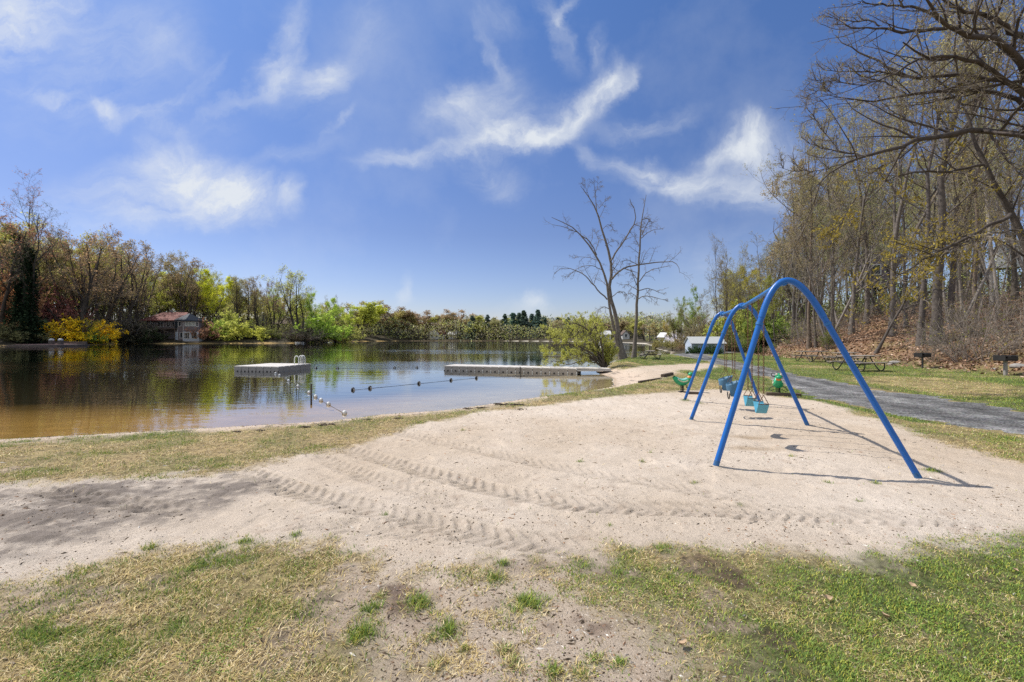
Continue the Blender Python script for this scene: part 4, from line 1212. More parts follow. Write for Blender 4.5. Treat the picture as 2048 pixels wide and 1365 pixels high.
# trees behind the shed and along the right-hand shore
SH = [(1388, 72, 585, 'PL', 0, (.24, .34, .09), 'slim pale green tree in fresh leaf, leftmost behind the shed', .8), (1362, 82, 600, 'PL', 1, (.26, .33, .09), 'small pale green tree just left of the slim one behind the shed', .8),
      (1436, 55, 488, 'PT', 4, bud_b, 'bare dark tree rising straight behind the shed roof', .7), (1452, 56, 500, 'PT', 2, bud_b, 'forked bare dark tree right of the shed', .7),
      (1478, 58, 505, 'PT', 0, bud_y, 'grey trunk with thin budding crown seen above the farthest swing frame', .75), (1465, 66, 555, 'PL', 0, (.44, .41, .07), 'bright yellow-green leafing tree behind the shed', 1.0),
      (1502, 60, 540, 'PL', 1, (.42, .38, .07), 'bright yellow-green tree seen through the swing frames', 1.0), (1530, 62, 500, 'PT', 5, (.36, .33, .08), 'tall yellowish tree at the corner of the woods', 1.0),
      (1515, 52, 600, 'PL', 0, (.20, .27, .06), 'green undergrowth tree behind the middle swing frame', 1.1), (1550, 50, 560, 'PL', 1, (.28, .29, .07), 'olive green young tree beneath the tall woodland edge', 1.0),
      (1410, 78, 625, 'PB', 2, (.25, .19, .10), 'brownish round tree behind the shed', 1.0), (1370, 90, 632, 'PB', 5, (.24, .25, .08), 'olive round tree on the far right shore', 1.0),
      (1345, 105, 640, 'PB', 5, (.37, .30, .09), 'tan budding tree beside the white shore house', 1.0), (1335, 122, 636, 'PB', 1, (.28, .20, .10), 'brown budding tree behind the white shore house', 1.0),
      (1490, 85, 560, 'PB', 5, (.34, .33, .08), 'wide yellowish crown far behind the swing frames', 1.0), (1545, 80, 520, 'PB', 3, (.33, .30, .08), 'wide tan crown far behind the nearest swing arch', 1.0),
      (1590, 74, 560, 'PL', 0, (.26, .28, .07), 'leafing green tree deep in the wood behind the swing arch', 1.0), (1580, 48, 660, 'PL', 1, (.16, .24, .05), 'low fresh green sapling at the wood edge', 1.2)]
for i, (px, Y, top, kd, pi, lf, lab, wd) in enumerate(SH):
    pr = {'PL': PL, 'PT': PT, 'PB': PB}[kd][pi]
    plant_px('shore_tree' if Y > 70 else 'woodland_tree', pr, lab, 'tree', px, Y, top, i, None, (.12, .10, .09), lf, (0, random.Random(i).uniform(-.06, .06)), wd)
BELT = [(1352, 92, 622, 'PB', 5, (.30, .30, .12), 'olive tree on the right shore left of the shed'), (1378, 84, 604, 'PB', 3, (.34, .36, .12), 'pale green tree on the right shore just left of the shed roof'), (1402, 76, 592, 'PW', 3, (.33, .30, .14), 'grey twiggy tree directly behind the shed'),
        (1426, 80, 566, 'PW', 0, (.34, .31, .14), 'wide grey tree with tan buds behind the right half of the shed'), (1447, 70, 545, 'PW', 2, (.32, .30, .14), 'grey multi-stem tree just right of the shed'), (1470, 78, 540, 'PB', 5, (.38, .37, .12), 'yellowish crown filling the gap behind the farthest arch'),
        (1488, 66, 518, 'PW', 1, (.34, .31, .14), 'grey spreading tree behind the farthest arch'), (1508, 72, 508, 'PW', 0, (.37, .35, .13), 'grey spreading tree with yellow buds behind the middle arch'), (1526, 64, 498, 'PW', 3, (.33, .29, .14), 'thin-crowned grey tree at the left end of the woods'),
        (1546, 60, 450, 'PW', 2, (.35, .32, .14), 'tall grey multi-stem tree at the left end of the woods'), (1566, 58, 400, 'PW', 1, (.35, .31, .14), 'tall spreading tree forming the left shoulder of the woods')]
for i, (px, Y, top, kd, pi, lf, lab) in enumerate(BELT):
    plant_px('woodland_tree' if Y < 75 else 'shore_tree', {'PW': PW, 'PB': PB}[kd][pi], lab, 'tree', px, Y, top, i + 70, None, (.16, .145, .13), lf, (0, 0), 1.15)
BUSH = [(1462, 54, 640, (.36, .38, .10), 'yellow-green sapling thicket between the shed and the swing arches', 3), (1496, 56, 628, (.33, .36, .10), 'light green sapling thicket seen under the middle arch', 3), (1528, 54, 630, (.26, .34, .08), 'fresh green thicket left of the front arch', 3),
        (1560, 52, 650, (.24, .33, .07), 'fresh green thicket seen through the front arch', 3), (1598, 50, 662, (.28, .33, .09), 'light green thicket seen through the front arch, farther right', 3), (1640, 47, 672, (.30, .31, .11), 'olive thicket at the wood edge right of the front arch', 1),
        (1312, 80, 684, (.30, .27, .11), 'low tan brush on the far right shore below the white house', 3), (1334, 74, 683, (.27, .26, .10), 'olive brush on the right shore hiding the foot of the white house', 3), (1356, 68, 680, (.31, .25, .13), 'tan thicket on the right shore left of the shed', 3), (1322, 96, 678, (.29, .27, .11), 'grey-green thicket on the right shore beside the white house', 3),
        (1345, 62, 682, (.27, .25, .09), 'olive brush on the shore left of the shed', 1), (1362, 58, 690, (.30, .22, .13), 'tan brush at the water edge left of the shed', 0), (1385, 66, 660, (.23, .20, .12), 'grey-brown thicket behind the left end of the shed', 3),
        (1420, 60, 655, (.25, .22, .11), 'grey-brown thicket behind the shed roof', 3), (1455, 52, 668, (.20, .19, .09), 'dim thicket right of the shed', 3), (1512, 44, 690, (.07, .11, .035), 'dark green rounded bush at the end of the drive', 3),
        (1488, 50, 672, (.19, .24, .06), 'green bush in front of the woods behind the swings', 1), (1545, 46, 686, (.17, .25, .05), 'fresh green bush by the wood edge', 1), (1575, 45, 690, (.20, .22, .06), 'olive bush by the wood edge', 0),
        (1352, 98, 664, (.62, .60, .62), 'white blossoming tree beside the white shore house', 3)]
for i, (px, Y, top, lf, lab, pi) in enumerate(BUSH):
    plant_px('blossom_tree' if 'blossom' in lab else 'bush', PBU[pi], lab, 'tree' if 'blossom' in lab else 'bush', px, Y, top, i + 40, None, (.12, .10, .09), lf, (0, 0), 1.0)

# ------------------------------------------------------------------ left bank: every tree by photo column, distance, top
LB = [(8, 108, 398, 0, red_b, 'reddish budding tree cut by the left edge', 1), (40, 106, 392, 4, red_b, None, .9), (64, 104, 425, 4, (.12, .12, .06), None, .7),
      (-20, 118, 430, 3, (.26, .23, .10), 'dim olive tree beyond the left edge', 1), (90, 124, 470, 1, (.28, .26, .11), 'grey-olive tree behind the ivy-clad trunks', 1),
      (150, 117, 440, 0, (.30, .20, .11), 'wide fan-shaped multi-stem tree with reddish buds behind the yellow hedge', 1.15), (118, 132, 458, 5, (.36, .33, .07), 'yellow-green tree showing behind the reddish multi-stem tree', 1),
      (200, 126, 452, 0, (.29, .19, .11), 'reddish crown between the fan-shaped tree and the grey spreading tree', 1.0), (232, 132, 470, 1, (.28, .22, .12), 'spreading grey tree left of the lake house, brown buds', 1.15),
      (268, 142, 476, 0, (.25, .19, .10), 'grey-brown tree close left of the lake house', 1), (302, 160, 500, 5, (.27, .23, .09), 'olive tree directly behind the lake house roof', 1),
      (338, 158, 512, 2, (.25, .22, .10), 'tan tree behind the middle of the lake house roof', 1), (365, 152, 506, 1, (.27, .20, .11), 'big rounded tan crown rising behind the lake house', 1.1),
      (395, 168, 540, 5, (.34, .34, .08), 'olive green tree behind the right end of the lake house', 1), (414, 158, 530, 3, (.50, .52, .05), 'brightest yellow-green tree on the left bank', .9),
      (440, 170, 560, 5, (.33, .38, .08), 'pale green tree right of the brightest one', 1), (468, 158, 543, 2, (.28, .26, .10), 'slender grey-trunked tree with olive crown above the willow bushes', .9),
      (495, 162, 545, 2, (.27, .24, .10), 'thin-trunked olive tree, second right of the brightest one', .9), (520, 158, 552, 1, (.25, .20, .11), 'grey-brown tree above the right end of the willow bushes', .9),
      (548, 160, 556, 0, (.22, .13, .10), 'purple-brown budding tree left of the large pale one', .9), (602, 160, 532, 1, (.38, .40, .10), 'large pale green tree with dark forked limbs, end of the left bank', 1.25),
      (575, 172, 575, 5, (.34, .40, .08), 'green tree filling in behind the large pale one', 1), (640, 165, 585, 3, (.33, .42, .08), 'rounded fresh green tree right of the large pale one', 1.1),
      (668, 180, 592, 4, (.24, .22, .10), 'thin brown tree with wispy top, right of the rounded green tree', .8), (690, 190, 612, 3, (.38, .44, .07), 'low bright green tree where the left bank ends', 1.2),
      (455, 185, 575, 5, (.36, .40, .10), 'green crown high on the bank behind the willow bushes', 1), (510, 188, 580, 5, (.34, .36, .10), 'green crown high on the bank left of the purple tree', 1),
      (70, 140, 500, 2, (.20, .18, .08), 'olive crown high behind the ivy-clad trunks', 1), (175, 150, 500, 5, (.28, .24, .08), 'olive crown high behind the fan-shaped tree', 1), (250, 165, 510, 5, (.27, .23, .09), 'olive crown high behind the grey spreading tree', 1)]
for i, (px, Y, top, pi, lf, lab, wd) in enumerate(LB):
    if lab is None:
        lab = 'ivy-clad tree with dark column of a trunk, taller of two' if px == 40 else 'ivy-clad tree with dark column of a trunk, shorter of two'
        o = plant_px('ivy_clad_tree', PT[1 if px == 40 else 4], lab, 'tree', px, Y, top, i, None, (.07, .06, .05), lf, (0, .04 if px == 64 else 0), 1.15)
        H = 20.0
        rv = np.random.default_rng(px)
        T = np.stack([np.zeros(16), np.zeros(16), np.linspace(0, H * .72, 16)], 1)[None]
        V, q, vv = leaf_quads(T, 2600, (.25, .5), rv, np.array([.30, .30, .3]), var=(.4, 1.4), t0=0.)
        V2, q2, vv2 = leaf_quads(T[:, :5], 900, (.3, .6), rv, np.array([.62, .62, .6]), var=(.4, 1.4), t0=0.)
        me = make_mesh('ivy', np.vstack([V, V2]), np.vstack([q, q2 + len(V)]), mats=[M['leaf']], attrs={'var': ('FLOAT', np.concatenate([vv, vv2]))}, smooth=False)
        iv = link('ivy', me, o); iv.color = (.03, .05, .027, 1)
        continue
    plant_px('bank_tree', PB[pi], lab, 'tree', px, Y, top, i, None, (.085, .072, .062), lf, (0, 0), wd)
rb = np.random.default_rng(515)
for i in range(52):
    px = -30 + 740 * (i + rb.random()) / 52
    Y = np.interp(px, [-60, 0, 190, 345, 540, 620, 720], [112, 118, 138, 158, 164, 172, 208]) + rb.random() * 30
    top = np.interp(px, [-40, 60, 100, 200, 300, 350, 400, 450, 560, 600, 650, 700], [430, 425, 475, 480, 520, 530, 545, 558, 578, 575, 595, 618]) + rb.uniform(8, 48)
    lf = [(.40, .39, .12), (.44, .46, .11), (.37, .32, .15), (.46, .48, .11), (.42, .40, .13)][int(rb.integers(5))]
    pal_ = 'yellow-green' if lf[1] > .37 else ('olive' if lf[1] > .28 else 'tan-brown')
    plant_px('bank_tree', PB[[5, 3, 5, 3, 2][i % 5]], '%s spring tree standing back in the wood that fills the left bank' % pal_, 'tree', px, Y, top, i + 900, '%s trees back in the left bank wood' % pal_, (.10, .085, .075), lf, (0, 0), 1.25)
LBB = [(95, 110, 645, (.66, .50, .03), 'yellow forsythia bush beside the ivy-clad trunks', 0, 1.0), (135, 114, 643, (.66, .50, .03), 'long yellow forsythia bush in the middle of the hedge', 3, 1.2), (172, 119, 648, (.50, .44, .05), 'yellow and green forsythia bush at the hedge centre', 3, 1.2),
       (205, 122, 652, (.68, .50, .03), 'yellow forsythia bush at the right end of the hedge', 3, 1.3), (185, 117, 664, (.22, .30, .06), 'low green bush before the yellow hedge', 3, 1.3), (20, 103, 655, (.12, .12, .06), 'clipped dull green hedge at the left edge', 3, 1.5), (50, 104, 656, (.13, .13, .06), 'clipped dull green hedge before the ivy-clad trunks', 3, 1.5),
       (255, 133, 652, (.06, .06, .04), 'dark rhododendron left of the lake house', 3, 1.2), (280, 136, 650, (.07, .065, .05), 'dark shrub touching the lake house deck', 3, 1.2), (305, 136, 662, (.05, .07, .035), 'low dark shrub under the lake house deck', 3, 1.2),
       (412, 141, 648, (.27, .16, .11), 'reddish shrub at the right wall of the lake house', 3, .9), (438, 144, 648, (.28, .36, .08), 'green willowy bush right of the reddish shrub', 3, 1.0), (460, 147, 632, (.40, .42, .11), 'tallest pale yellow-green willow bush by the water', 3, 1.0), (485, 146, 652, (.44, .45, .11), 'broad pale yellow-green willow bush by the water', 3, 1.4),
       (515, 147, 658, (.43, .44, .10), 'low pale yellow-green willow bush, right end of the row', 3, 1.4), (545, 148, 662, (.20, .22, .07), 'olive bush by the water under the thin trunks', 3, 1.3), (580, 148, 650, (.24, .20, .16), 'grey leafless bush under the large pale tree', 2, 1.3), (605, 147, 640, (.27, .21, .18), 'pinkish grey twiggy bush under the large pale tree', 2, 1.3),
       (610, 149, 660, (.05, .05, .03), 'dark evergreen mound at the water below the large pale tree', 3, 1.2), (645, 158, 640, (.30, .40, .07), 'fresh green bush by the water right of the large pale tree', 3, 1.3), (675, 172, 645, (.30, .30, .09), 'olive bush near the end of the left bank', 3, 1.4),
       (85, 115, 596, (.22, .10, .085), 'crimson japanese maple behind the ivy-clad trunks', 3, .8), (118, 118, 606, (.22, .105, .085), 'crimson japanese maple right of the ivy-clad trunks', 3, .8), (18, 112, 570, (.36, .20, .10), 'orange-leaved small tree at the left edge', 3, .8),
       (150, 116, 615, (.22, .17, .14), 'pinkish grey twiggy shrub behind the yellow hedge', 2, 1.2), (215, 128, 610, (.22, .18, .13), 'grey twiggy shrub left of the lake house', 2, 1.2), (265, 140, 600, (.20, .17, .11), 'grey thicket behind the dark rhododendron', 2, 1.2)]
for i, (px, Y, top, lf, lab, pi, wd) in enumerate(LBB):
    nm = 'maple_tree' if 'maple' in lab else ('small_tree' if 'small tree' in lab else 'bush')
    plant_px(nm, PBU[pi], lab, 'tree' if 'tree' in nm else 'bush', px, Y, top, i + 300, None, (.08, .065, .06), lf, (0, 0), wd)

# ------------------------------------------------------------------ far shore
FS = []
rs = np.random.default_rng(909)
far = [(712, 205, 607, 'd', (.36, .38, .08)), (722, 212, 611, 'd', (.42, .44, .07)), (735, 226, 606, 'd', (.30, .27, .13)), (748, 226, 621, 'd', (.40, .40, .09)), (762, 228, 615, 'd', (.27, .21, .13)), (775, 232, 627, 'd', (.40, .42, .08)),
       (790, 226, 617, 'd', (.25, .19, .12)), (806, 230, 623, 'd', (.29, .22, .13)), (820, 234, 629, 'd', (.27, .20, .13)), (836, 228, 623, 'd', (.32, .28, .11)), (850, 232, 627, 'd', (.27, .20, .13)), (866, 236, 629, 'd', (.28, .22, .13)),
       (884, 230, 627, 'd', (.28, .22, .13)), (900, 234, 633, 'd', (.30, .25, .12)), (915, 230, 624, 'd', (.29, .21, .13)), (930, 228, 633, 'd', (.33, .33, .10)), (945, 226, 638, 'c', (0.079, 0.111, 0.090)), (958, 230, 640, 'd', (.33, .28, .12)),
       (966, 226, 652, 'd', (.42, .44, .07)), (975, 230, 636, 'c', (0.102, 0.139, 0.127)), (988, 232, 642, 'c', (0.113, 0.158, 0.127)), (1000, 228, 642, 'd', (.27, .26, .13)), (1012, 230, 646, 'c', (0.102, 0.139, 0.114)), (1026, 226, 632, 'c', (0.090, 0.149, 0.114)),
       (1038, 230, 640, 'c', (0.125, 0.166, 0.127)), (1052, 228, 640, 'c', (0.113, 0.149, 0.127)), (1064, 230, 634, 'c', (0.090, 0.131, 0.114)), (1076, 230, 634, 'c', (0.090, 0.139, 0.114)), (1090, 226, 642, 'c', (0.102, 0.149, 0.114)), (1105, 224, 644, 'd', (.27, .22, .14)),
       (1120, 222, 646, 'd', (.28, .24, .13)), (1136, 220, 641, 'c', (0.102, 0.139, 0.127)), (1150, 222, 648, 'd', (.27, .21, .14)), (1168, 216, 648, 'd', (.26, .20, .14)), (1186, 210, 646, 'd', (.28, .22, .13)), (1204, 206, 648, 'd', (.26, .20, .14)),
       (1222, 204, 650, 'd', (.25, .19, .13)), (1240, 202, 645, 'd', (.27, .22, .13)), (1258, 200, 644, 'd', (.33, .32, .11)), (1276, 190, 650, 'd', (.34, .33, .10)), (1290, 178, 648, 'd', (.33, .32, .10)), (1304, 168, 652, 'd', (.25, .20, .12)),
       (1318, 150, 648, 'd', (.30, .25, .11)), (1328, 138, 652, 'd', (.22, .21, .09))]
for j_ in range(34):
    far.append((705 + j_ * 18 + rs.uniform(-6, 6), 232 if j_ < 27 else 215, 640 + rs.uniform(-6, 8), 'c' if (16 < j_ < 24 and j_ % 2) else 'd', [(.40, .41, .10), (.30, .26, .13), (.27, .21, .14), (.36, .34, .11)][int(rs.integers(4))] if not (16 < j_ < 24 and j_ % 2) else (.07, .10, .07)))
for i, (px, Y, top, kd, lf) in enumerate(far):
    pr = PC[i % 3] if kd == 'c' else PF[i % 4]
    if kd == 'c':
        lab, grp, nm = 'dark green conifer standing on the far shore of the lake', 'conifers on the far shore', 'conifer_tree'
    elif lf[1] > .37:
        lab, grp, nm = 'bright yellow-green tree standing on the far shore of the lake', 'yellow-green trees on the far shore', 'shore_tree'
    elif lf[1] >= .27:
        lab, grp, nm = 'olive budding tree standing on the far shore of the lake', 'olive trees on the far shore', 'shore_tree'
    else:
        lab, grp, nm = 'brown budding tree standing on the far shore of the lake', 'brown trees on the far shore', 'shore_tree'
    plant_px(nm, pr, lab, 'tree', px, (Y if kd == 'c' and i < 44 else Y + 4) + (i % 3) * 2.0, top - ((14 if i % 3 == 0 else 6) if kd == 'c' else 4), i + 600, grp, (.11, .095, .085), lf, (0, 0), 1.45 if kd == 'c' else 1.9)


# woods that read as one mass: clumps of leaf and twig filling the ground behind the named trees
def wood_mass(name, label, fn, n, size, pal, rng, trunks=0):
    X, Y, h0, h1 = fn(n, rng)
    z = terrain(X, Y)
    t = rng.random(n)
    Zz = z + h0 + (h1 - h0) * t * (.75 + .5 * vnoise(X * .13, Y * .13 + X * .05, 8))
    c = np.stack([X, Y, Zz], 1)
    a = unit(rng.normal(size=(n, 3))); w = unit(np.cross(a, rng.normal(size=(n, 3))))
    s = (size[0] + (size[1] - size[0]) * rng.random(n))[:, None]
    a = a * s; w = w * s * .5
    V = np.stack([c - a * .5, c + w * .5, c + a * .5, c - w * .5], 1).reshape(-1, 3)
    q = np.arange(n)[:, None] * 4 + np.array([[0, 1, 2, 3]])
    ci = np.clip((vnoise(X * .09 + 3, Y * .09, 12) * .8 + rng.random(n) * .3) * len(pal), 0, len(pal) - 1).astype(int)
    col = np.array(pal)[ci] * (.55 + .8 * rng.random(n))[:, None]
    C_ = np.repeat(np.concatenate([col, np.ones((n, 1))], 1), 4, 0)
    if trunks:
        k = rng.integers(0, n, trunks)
        hh = h1 if np.isscalar(h1) else h1[k]
        T = np.stack([np.stack([X[k], Y[k], z[k] - .3], 1), np.stack([X[k] + rng.normal(0, .3, trunks), Y[k], z[k] + hh * .5], 1), np.stack([X[k] + rng.normal(0, .7, trunks), Y[k], z[k] + hh * .95], 1)], 1)
        R = np.array([[.16, .11, .03]]) * (.6 + .7 * rng.random((trunks, 1)))
        V2, q2 = tubes(T, R, 4)
        q = np.vstack([q, q2 + len(V)]); V = np.vstack([V, V2])
        C_ = np.vstack([C_, np.tile([[.11, .09, .075, 1]], (len(V2), 1))])
    tag(link(name, make_mesh(name, V, q, mats=[M['grass']], attrs={'albedo': ('FLOAT_COLOR', C_)}, smooth=False)), label, 'woodland', kind='stuff')


def f_far(n, r):
    px = 690 + r.random(n) * 640
    Y = np.interp(px, [690, 760, 1100, 1330], [204, 222, 218, 200]) + r.random(n) ** 1.5 * 110
    Y = np.where(px > 1290, 150 + r.random(n) * 120, Y)
    X = (px - 1024) / F * Y
    return X, Y, 0.0, np.where(px > 1100, 8.5, 8.0) * (.55 + .8 * vnoise(X * .10, Y * .02, 21))


wood_mass('far_woodland', 'hazy mixed woodland covering the far shore behind the first trees', f_far, 42000, (.5, 1.2), [(.44, .37, .25), (.38, .33, .22), (.50, .52, .18), (.42, .37, .26), (.54, .56, .20), (.20, .25, .17)], RNG, 500)


def f_left(n, r):
    px = -60 + r.random(n) * 780
    Ys = np.interp(px, [-60, 0, 190, 345, 540, 620, 720], [104, 108, 126, 150, 156, 164, 200])
    Y = Ys + r.random(n) ** 1.2 * 60
    X = (px - 1024) / F * Y
    h1 = np.interp(px, [-60, 120, 300, 420, 720], [15, 14, 12, 9, 7]) * (.4 + .9 * r.random(n) ** 1.6)
    return X, Y, 0.0, h1


wood_mass('bank_undergrowth', 'tangled undergrowth and saplings filling the left bank behind the trees', f_left, 42000, (.3, .8), [(.34, .28, .17), (.38, .34, .17), (.48, .50, .14), (.33, .30, .16), (.52, .54, .14)], RNG, 420)


def f_right(n, r):
    Y = 48 + r.random(n) ** .8 * 60
    X = np.interp(Y, [48, 110], [27, 44]) + r.random(n) * 55
    return X, Y, 0.0, 2.5 + 6 * r.random(n) ** 2


wood_mass('slope_undergrowth', 'tangled brush and saplings filling the woods behind the slope trees', f_right, 30000, (.14, .42), [(.30, .25, .17), (.34, .29, .17), (.28, .30, .10), (.32, .36, .10), (.40, .38, .14)], RNG, 300)


def f_low(n, r):
    Y = 24 + r.random(n) * 40
    X = toe(Y) + 2 + r.random(n) ** 1.2 * 26
    return X, Y, 0.0, .3 + 1.9 * r.random(n) ** 2


wood_mass('slope_brush', 'thin brown brush and dead stems over the leafy slope', f_low, 9000, (.08, .26), [(.27, .19, .13), (.34, .22, .14), (.19, .14, .10), (.20, .22, .06)], RNG, 0)

# ------------------------------------------------------------------ swing set
A_ = [np.array([3.57, 6.0, 2.47]), np.array([4.43, 8.74, 2.33]), np.array([5.25, 11.35, 2.31])]
FT = [(LEGS[0], LEGS[1]), (LEGS[2], LEGS[3]), (LEGS[4], LEGS[5])]
ss = thing('swing_set', 'blue steel swing frame of three arches standing in the sand', 'swing set', (4.4, 8.7, 0))
off = np.array([4.4, 8.7, 0])
for k in range(3):
    L_ = np.array([*FT[k][0], -.12]); R_ = np.array([*FT[k][1], -.12]); Ap = A_[k]
    Vx = Ap + np.array([0, 0, .40])
    fl = .29
    p0 = Vx + (L_ - Vx) * fl; p1 = Vx + (R_ - Vx) * fl
    arc = [(1 - t) ** 2 * p0 + 2 * t * (1 - t) * Vx + t * t * p1 for t in np.linspace(0, 1, 19)]
    mb = MB().tube(np.array(arc) - off, .0405, 14)
    e0 = p0 + (p0 - Vx) * .06; e1 = p1 + (p1 - Vx) * .06
    mb.tube(np.array([p0 + (Vx - p0) * .05, e0]) - off, .0405, 14); mb.tube(np.array([p1 + (Vx - p1) * .05, e1]) - off, .0405, 14)
    fr = mb.build('arch', M['blue'], ss, smooth=True)
    for ft, pe in ((L_, p0), (R_, p1)):
        lg_ = MB().tube(np.array([ft, ft * .5 + pe * .5, pe]) - off, .036, 14).build('leg', M['blue'], ss, smooth=True)
        ce = pe + (ft - pe) * .055
        MB().tube(np.array([ce, ce + (ft - pe) * .016]) - off, .044, 14).build('collar', M['blue_worn'], lg_, smooth=True)
        t0_ = .10 / (pe[2] - ft[2]); MB().tube(np.array([ft + (pe - ft) * t0_, ft + (pe - ft) * (t0_ + .05)]) - off, .0368, 14).build('worn_foot', M['rusty_blue'], lg_, smooth=True)
    MB().tube(np.array([Ap + [-.012, -.05, -.05], Ap + [.012, .05, -.05]]) - off, .052, 12).build('beam_bracket', M['blue_worn'], fr, smooth=True)
for k in range(2):
    a, b = A_[k] - [0, 0, .05], A_[k + 1] - [0, 0, .05]
    MB().tube(np.array([a, (a + b) / 2 - [0, 0, .008], b]) - off, .033, 12).build('top_beam', M['blue_worn'], ss, smooth=True)


def beam_at(x, y):
    t = (y - A_[0][1]) / (A_[1][1] - A_[0][1])
    if t <= 1: p = A_[0] + (A_[1] - A_[0]) * t
    else:
        t2 = (y - A_[1][1]) / (A_[2][1] - A_[1][1]); p = A_[1] + (A_[2] - A_[1]) * t2
    return p - [0, 0, .05]


BD = unit(A_[1] - A_[0]) * np.array([1, 1, 0]); BD /= np.linalg.norm(BD)
PD = np.array([BD[1], -BD[0], 0])


def chain(p_top, p_bot, mb):
    L = np.linalg.norm(p_top - p_bot); n = int(L / .034)
    d = (p_bot - p_top) / L
    e1 = BD; e2 = unit(np.cross(d, e1)); e1 = np.cross(e2, d)
    for i in range(n):
        c = p_top + d * (L * (i + .5) / n)
        w = e1 if i % 2 else e2
        a = np.linspace(0, 2 * PI, 8, endpoint=False)
        ring = [c + d * math.cos(t) * .0245 + w * math.sin(t) * .0115 for t in a]
        ring.append(ring[0]); ring.append(ring[1])
        mb.tube(np.array(ring), .0042, 4, caps=False)


def belt_swing(x, y, label, zs=.50, half=.19):
    g = Z(x, y)
    o = thing('belt_swing', label, 'swing', (x, y, g), group='belt swings')
    base = np.array([x, y, g])
    off2 = base
    bm_ = beam_at(x, y)
    n = 15
    # strap hanging between the two hangers, drawn as a thick flexible band
    pr = []
    for i in range(n):
        s = -1 + 2 * i / (n - 1)
        zz = zs + .155 * abs(s) ** 1.3
        pr.append((s * half, zz))
    V = []
    for s, zz in pr:
        for w, th in ((-.075, 0), (.075, 0), (.075, -.014), (-.075, -.014)):
            V.append(BD * s + PD * w + np.array([0, 0, zz + th + .012 * (abs(w) > .05) * 0]))
    q = []
    for i in range(n - 1):
        for j in range(4):
            q.append([i * 4 + j, i * 4 + (j + 1) % 4, (i + 1) * 4 + (j + 1) % 4, (i + 1) * 4 + j])
    q += [[0, 1, 2, 3], [(n - 1) * 4 + k for k in (3, 2, 1, 0)]]
    MB().add(V, q).build('seat', M['belt'], o)
    for s in (-1, 1):
        e = BD * s * half + np.array([0, 0, zs + .155])
        top = e + np.array([0, 0, .14]) - BD * s * .01
        tri = np.array([e + PD * .07, top, e - PD * .07, e + PD * .07])
        hm = MB()
        for a_, b_ in zip(tri[:-1], tri[1:]): hm.tube(np.array([a_, b_]), .006, 6)
        ch = MB()
        bt = np.array([bm_[0], bm_[1], bm_[2]]) + BD * s * half - base
        bt[2] = beam_at(x + BD[0] * s * half, y + BD[1] * s * half)[2] - .04 - g
        chain(bt, top, ch)
        c = ch.build('chain', M['chain'], o, smooth=True)
        hm.build('hanger', M['chain'], c, smooth=True)


belt_swing(3.95, 7.22, 'nearer blue belt swing, hanging low on rusty chains in the front bay')
belt_swing(4.22, 8.07, 'farther blue belt swing of the front bay, next to the middle arch', zs=.48)


def bucket_swing(x, y, label, zs=.52, rz=0.):
    g = Z(x, y)
    o = thing('bucket_swing', label, 'swing', (x, y, g), group='bucket swings')
    base = np.array([x, y, g])
    u = np.linspace(0, 2 * PI, 16, endpoint=False)
    mb = MB()
    rings = []
    for z_, r_, th in [(zs - .10, .10, 0), (zs - .04, .125, 0), (zs + .06, .145, 0), (zs + .16, .160, 0), (zs + .20, .165, 0), (zs + .20, .150, 0), (zs + .10, .135, 0), (zs - .03, .11, 0)]:
        rings.append(np.array([BD * math.cos(a) * r_ * 1.05 + PD * math.sin(a) * r_ * .95 + np.array([0, 0, z_ + (.05 * math.sin(a) if z_ > zs else 0)]) for a in u]))
    V = np.vstack(rings)
    q = [[i * 16 + j, i * 16 + (j + 1) % 16, (i + 1) * 16 + (j + 1) % 16, (i + 1) * 16 + j] for i in range(len(rings) - 1) for j in range(16)]
    # two leg openings: drop lower front faces
    q = [f for f in q if not (f[0] // 16 in (0, 1, 6) and f[0] % 16 in (10, 11, 13, 14))]
    mb.add(V, q)
    mb.build('bucket', M['bucket'], o, smooth=True)
    # hinged bar with loops below the seat
    lp = np.array([BD * .16 * math.cos(t) + PD * (-.10) + np.array([0, 0, zs - .03 + .13 * math.sin(t)]) for t in np.linspace(PI, 2 * PI, 11)])
    MB().tube(lp, .012, 6).build('leg_loop', M['black'], o, smooth=True)
    for s in (-1, 1):
        e = BD * s * .16 + np.array([0, 0, zs + .19])
        top = e + np.array([0, 0, .22]) - BD * s * .03
        c = MB()
        bt = beam_at(x + BD[0] * s * .2, y + BD[1] * s * .2) + BD * s * .05 - base; bt[2] -= .04
        chain(bt, top, c)
        cc = c.build('chain', M['chain'], o, smooth=True)
        hm = MB().tube(np.array([top, e + PD * .10]), .005, 6).tube(np.array([top, e - PD * .10]), .005, 6)
        hm.build('hanger', M['chain'], cc, smooth=True)


bucket_swing(4.78, 9.81, 'nearer grey-blue toddler bucket swing in the back bay')
bucket_swing(5.03, 10.72, 'farther grey-blue toddler bucket swing beside the last arch', zs=.54)

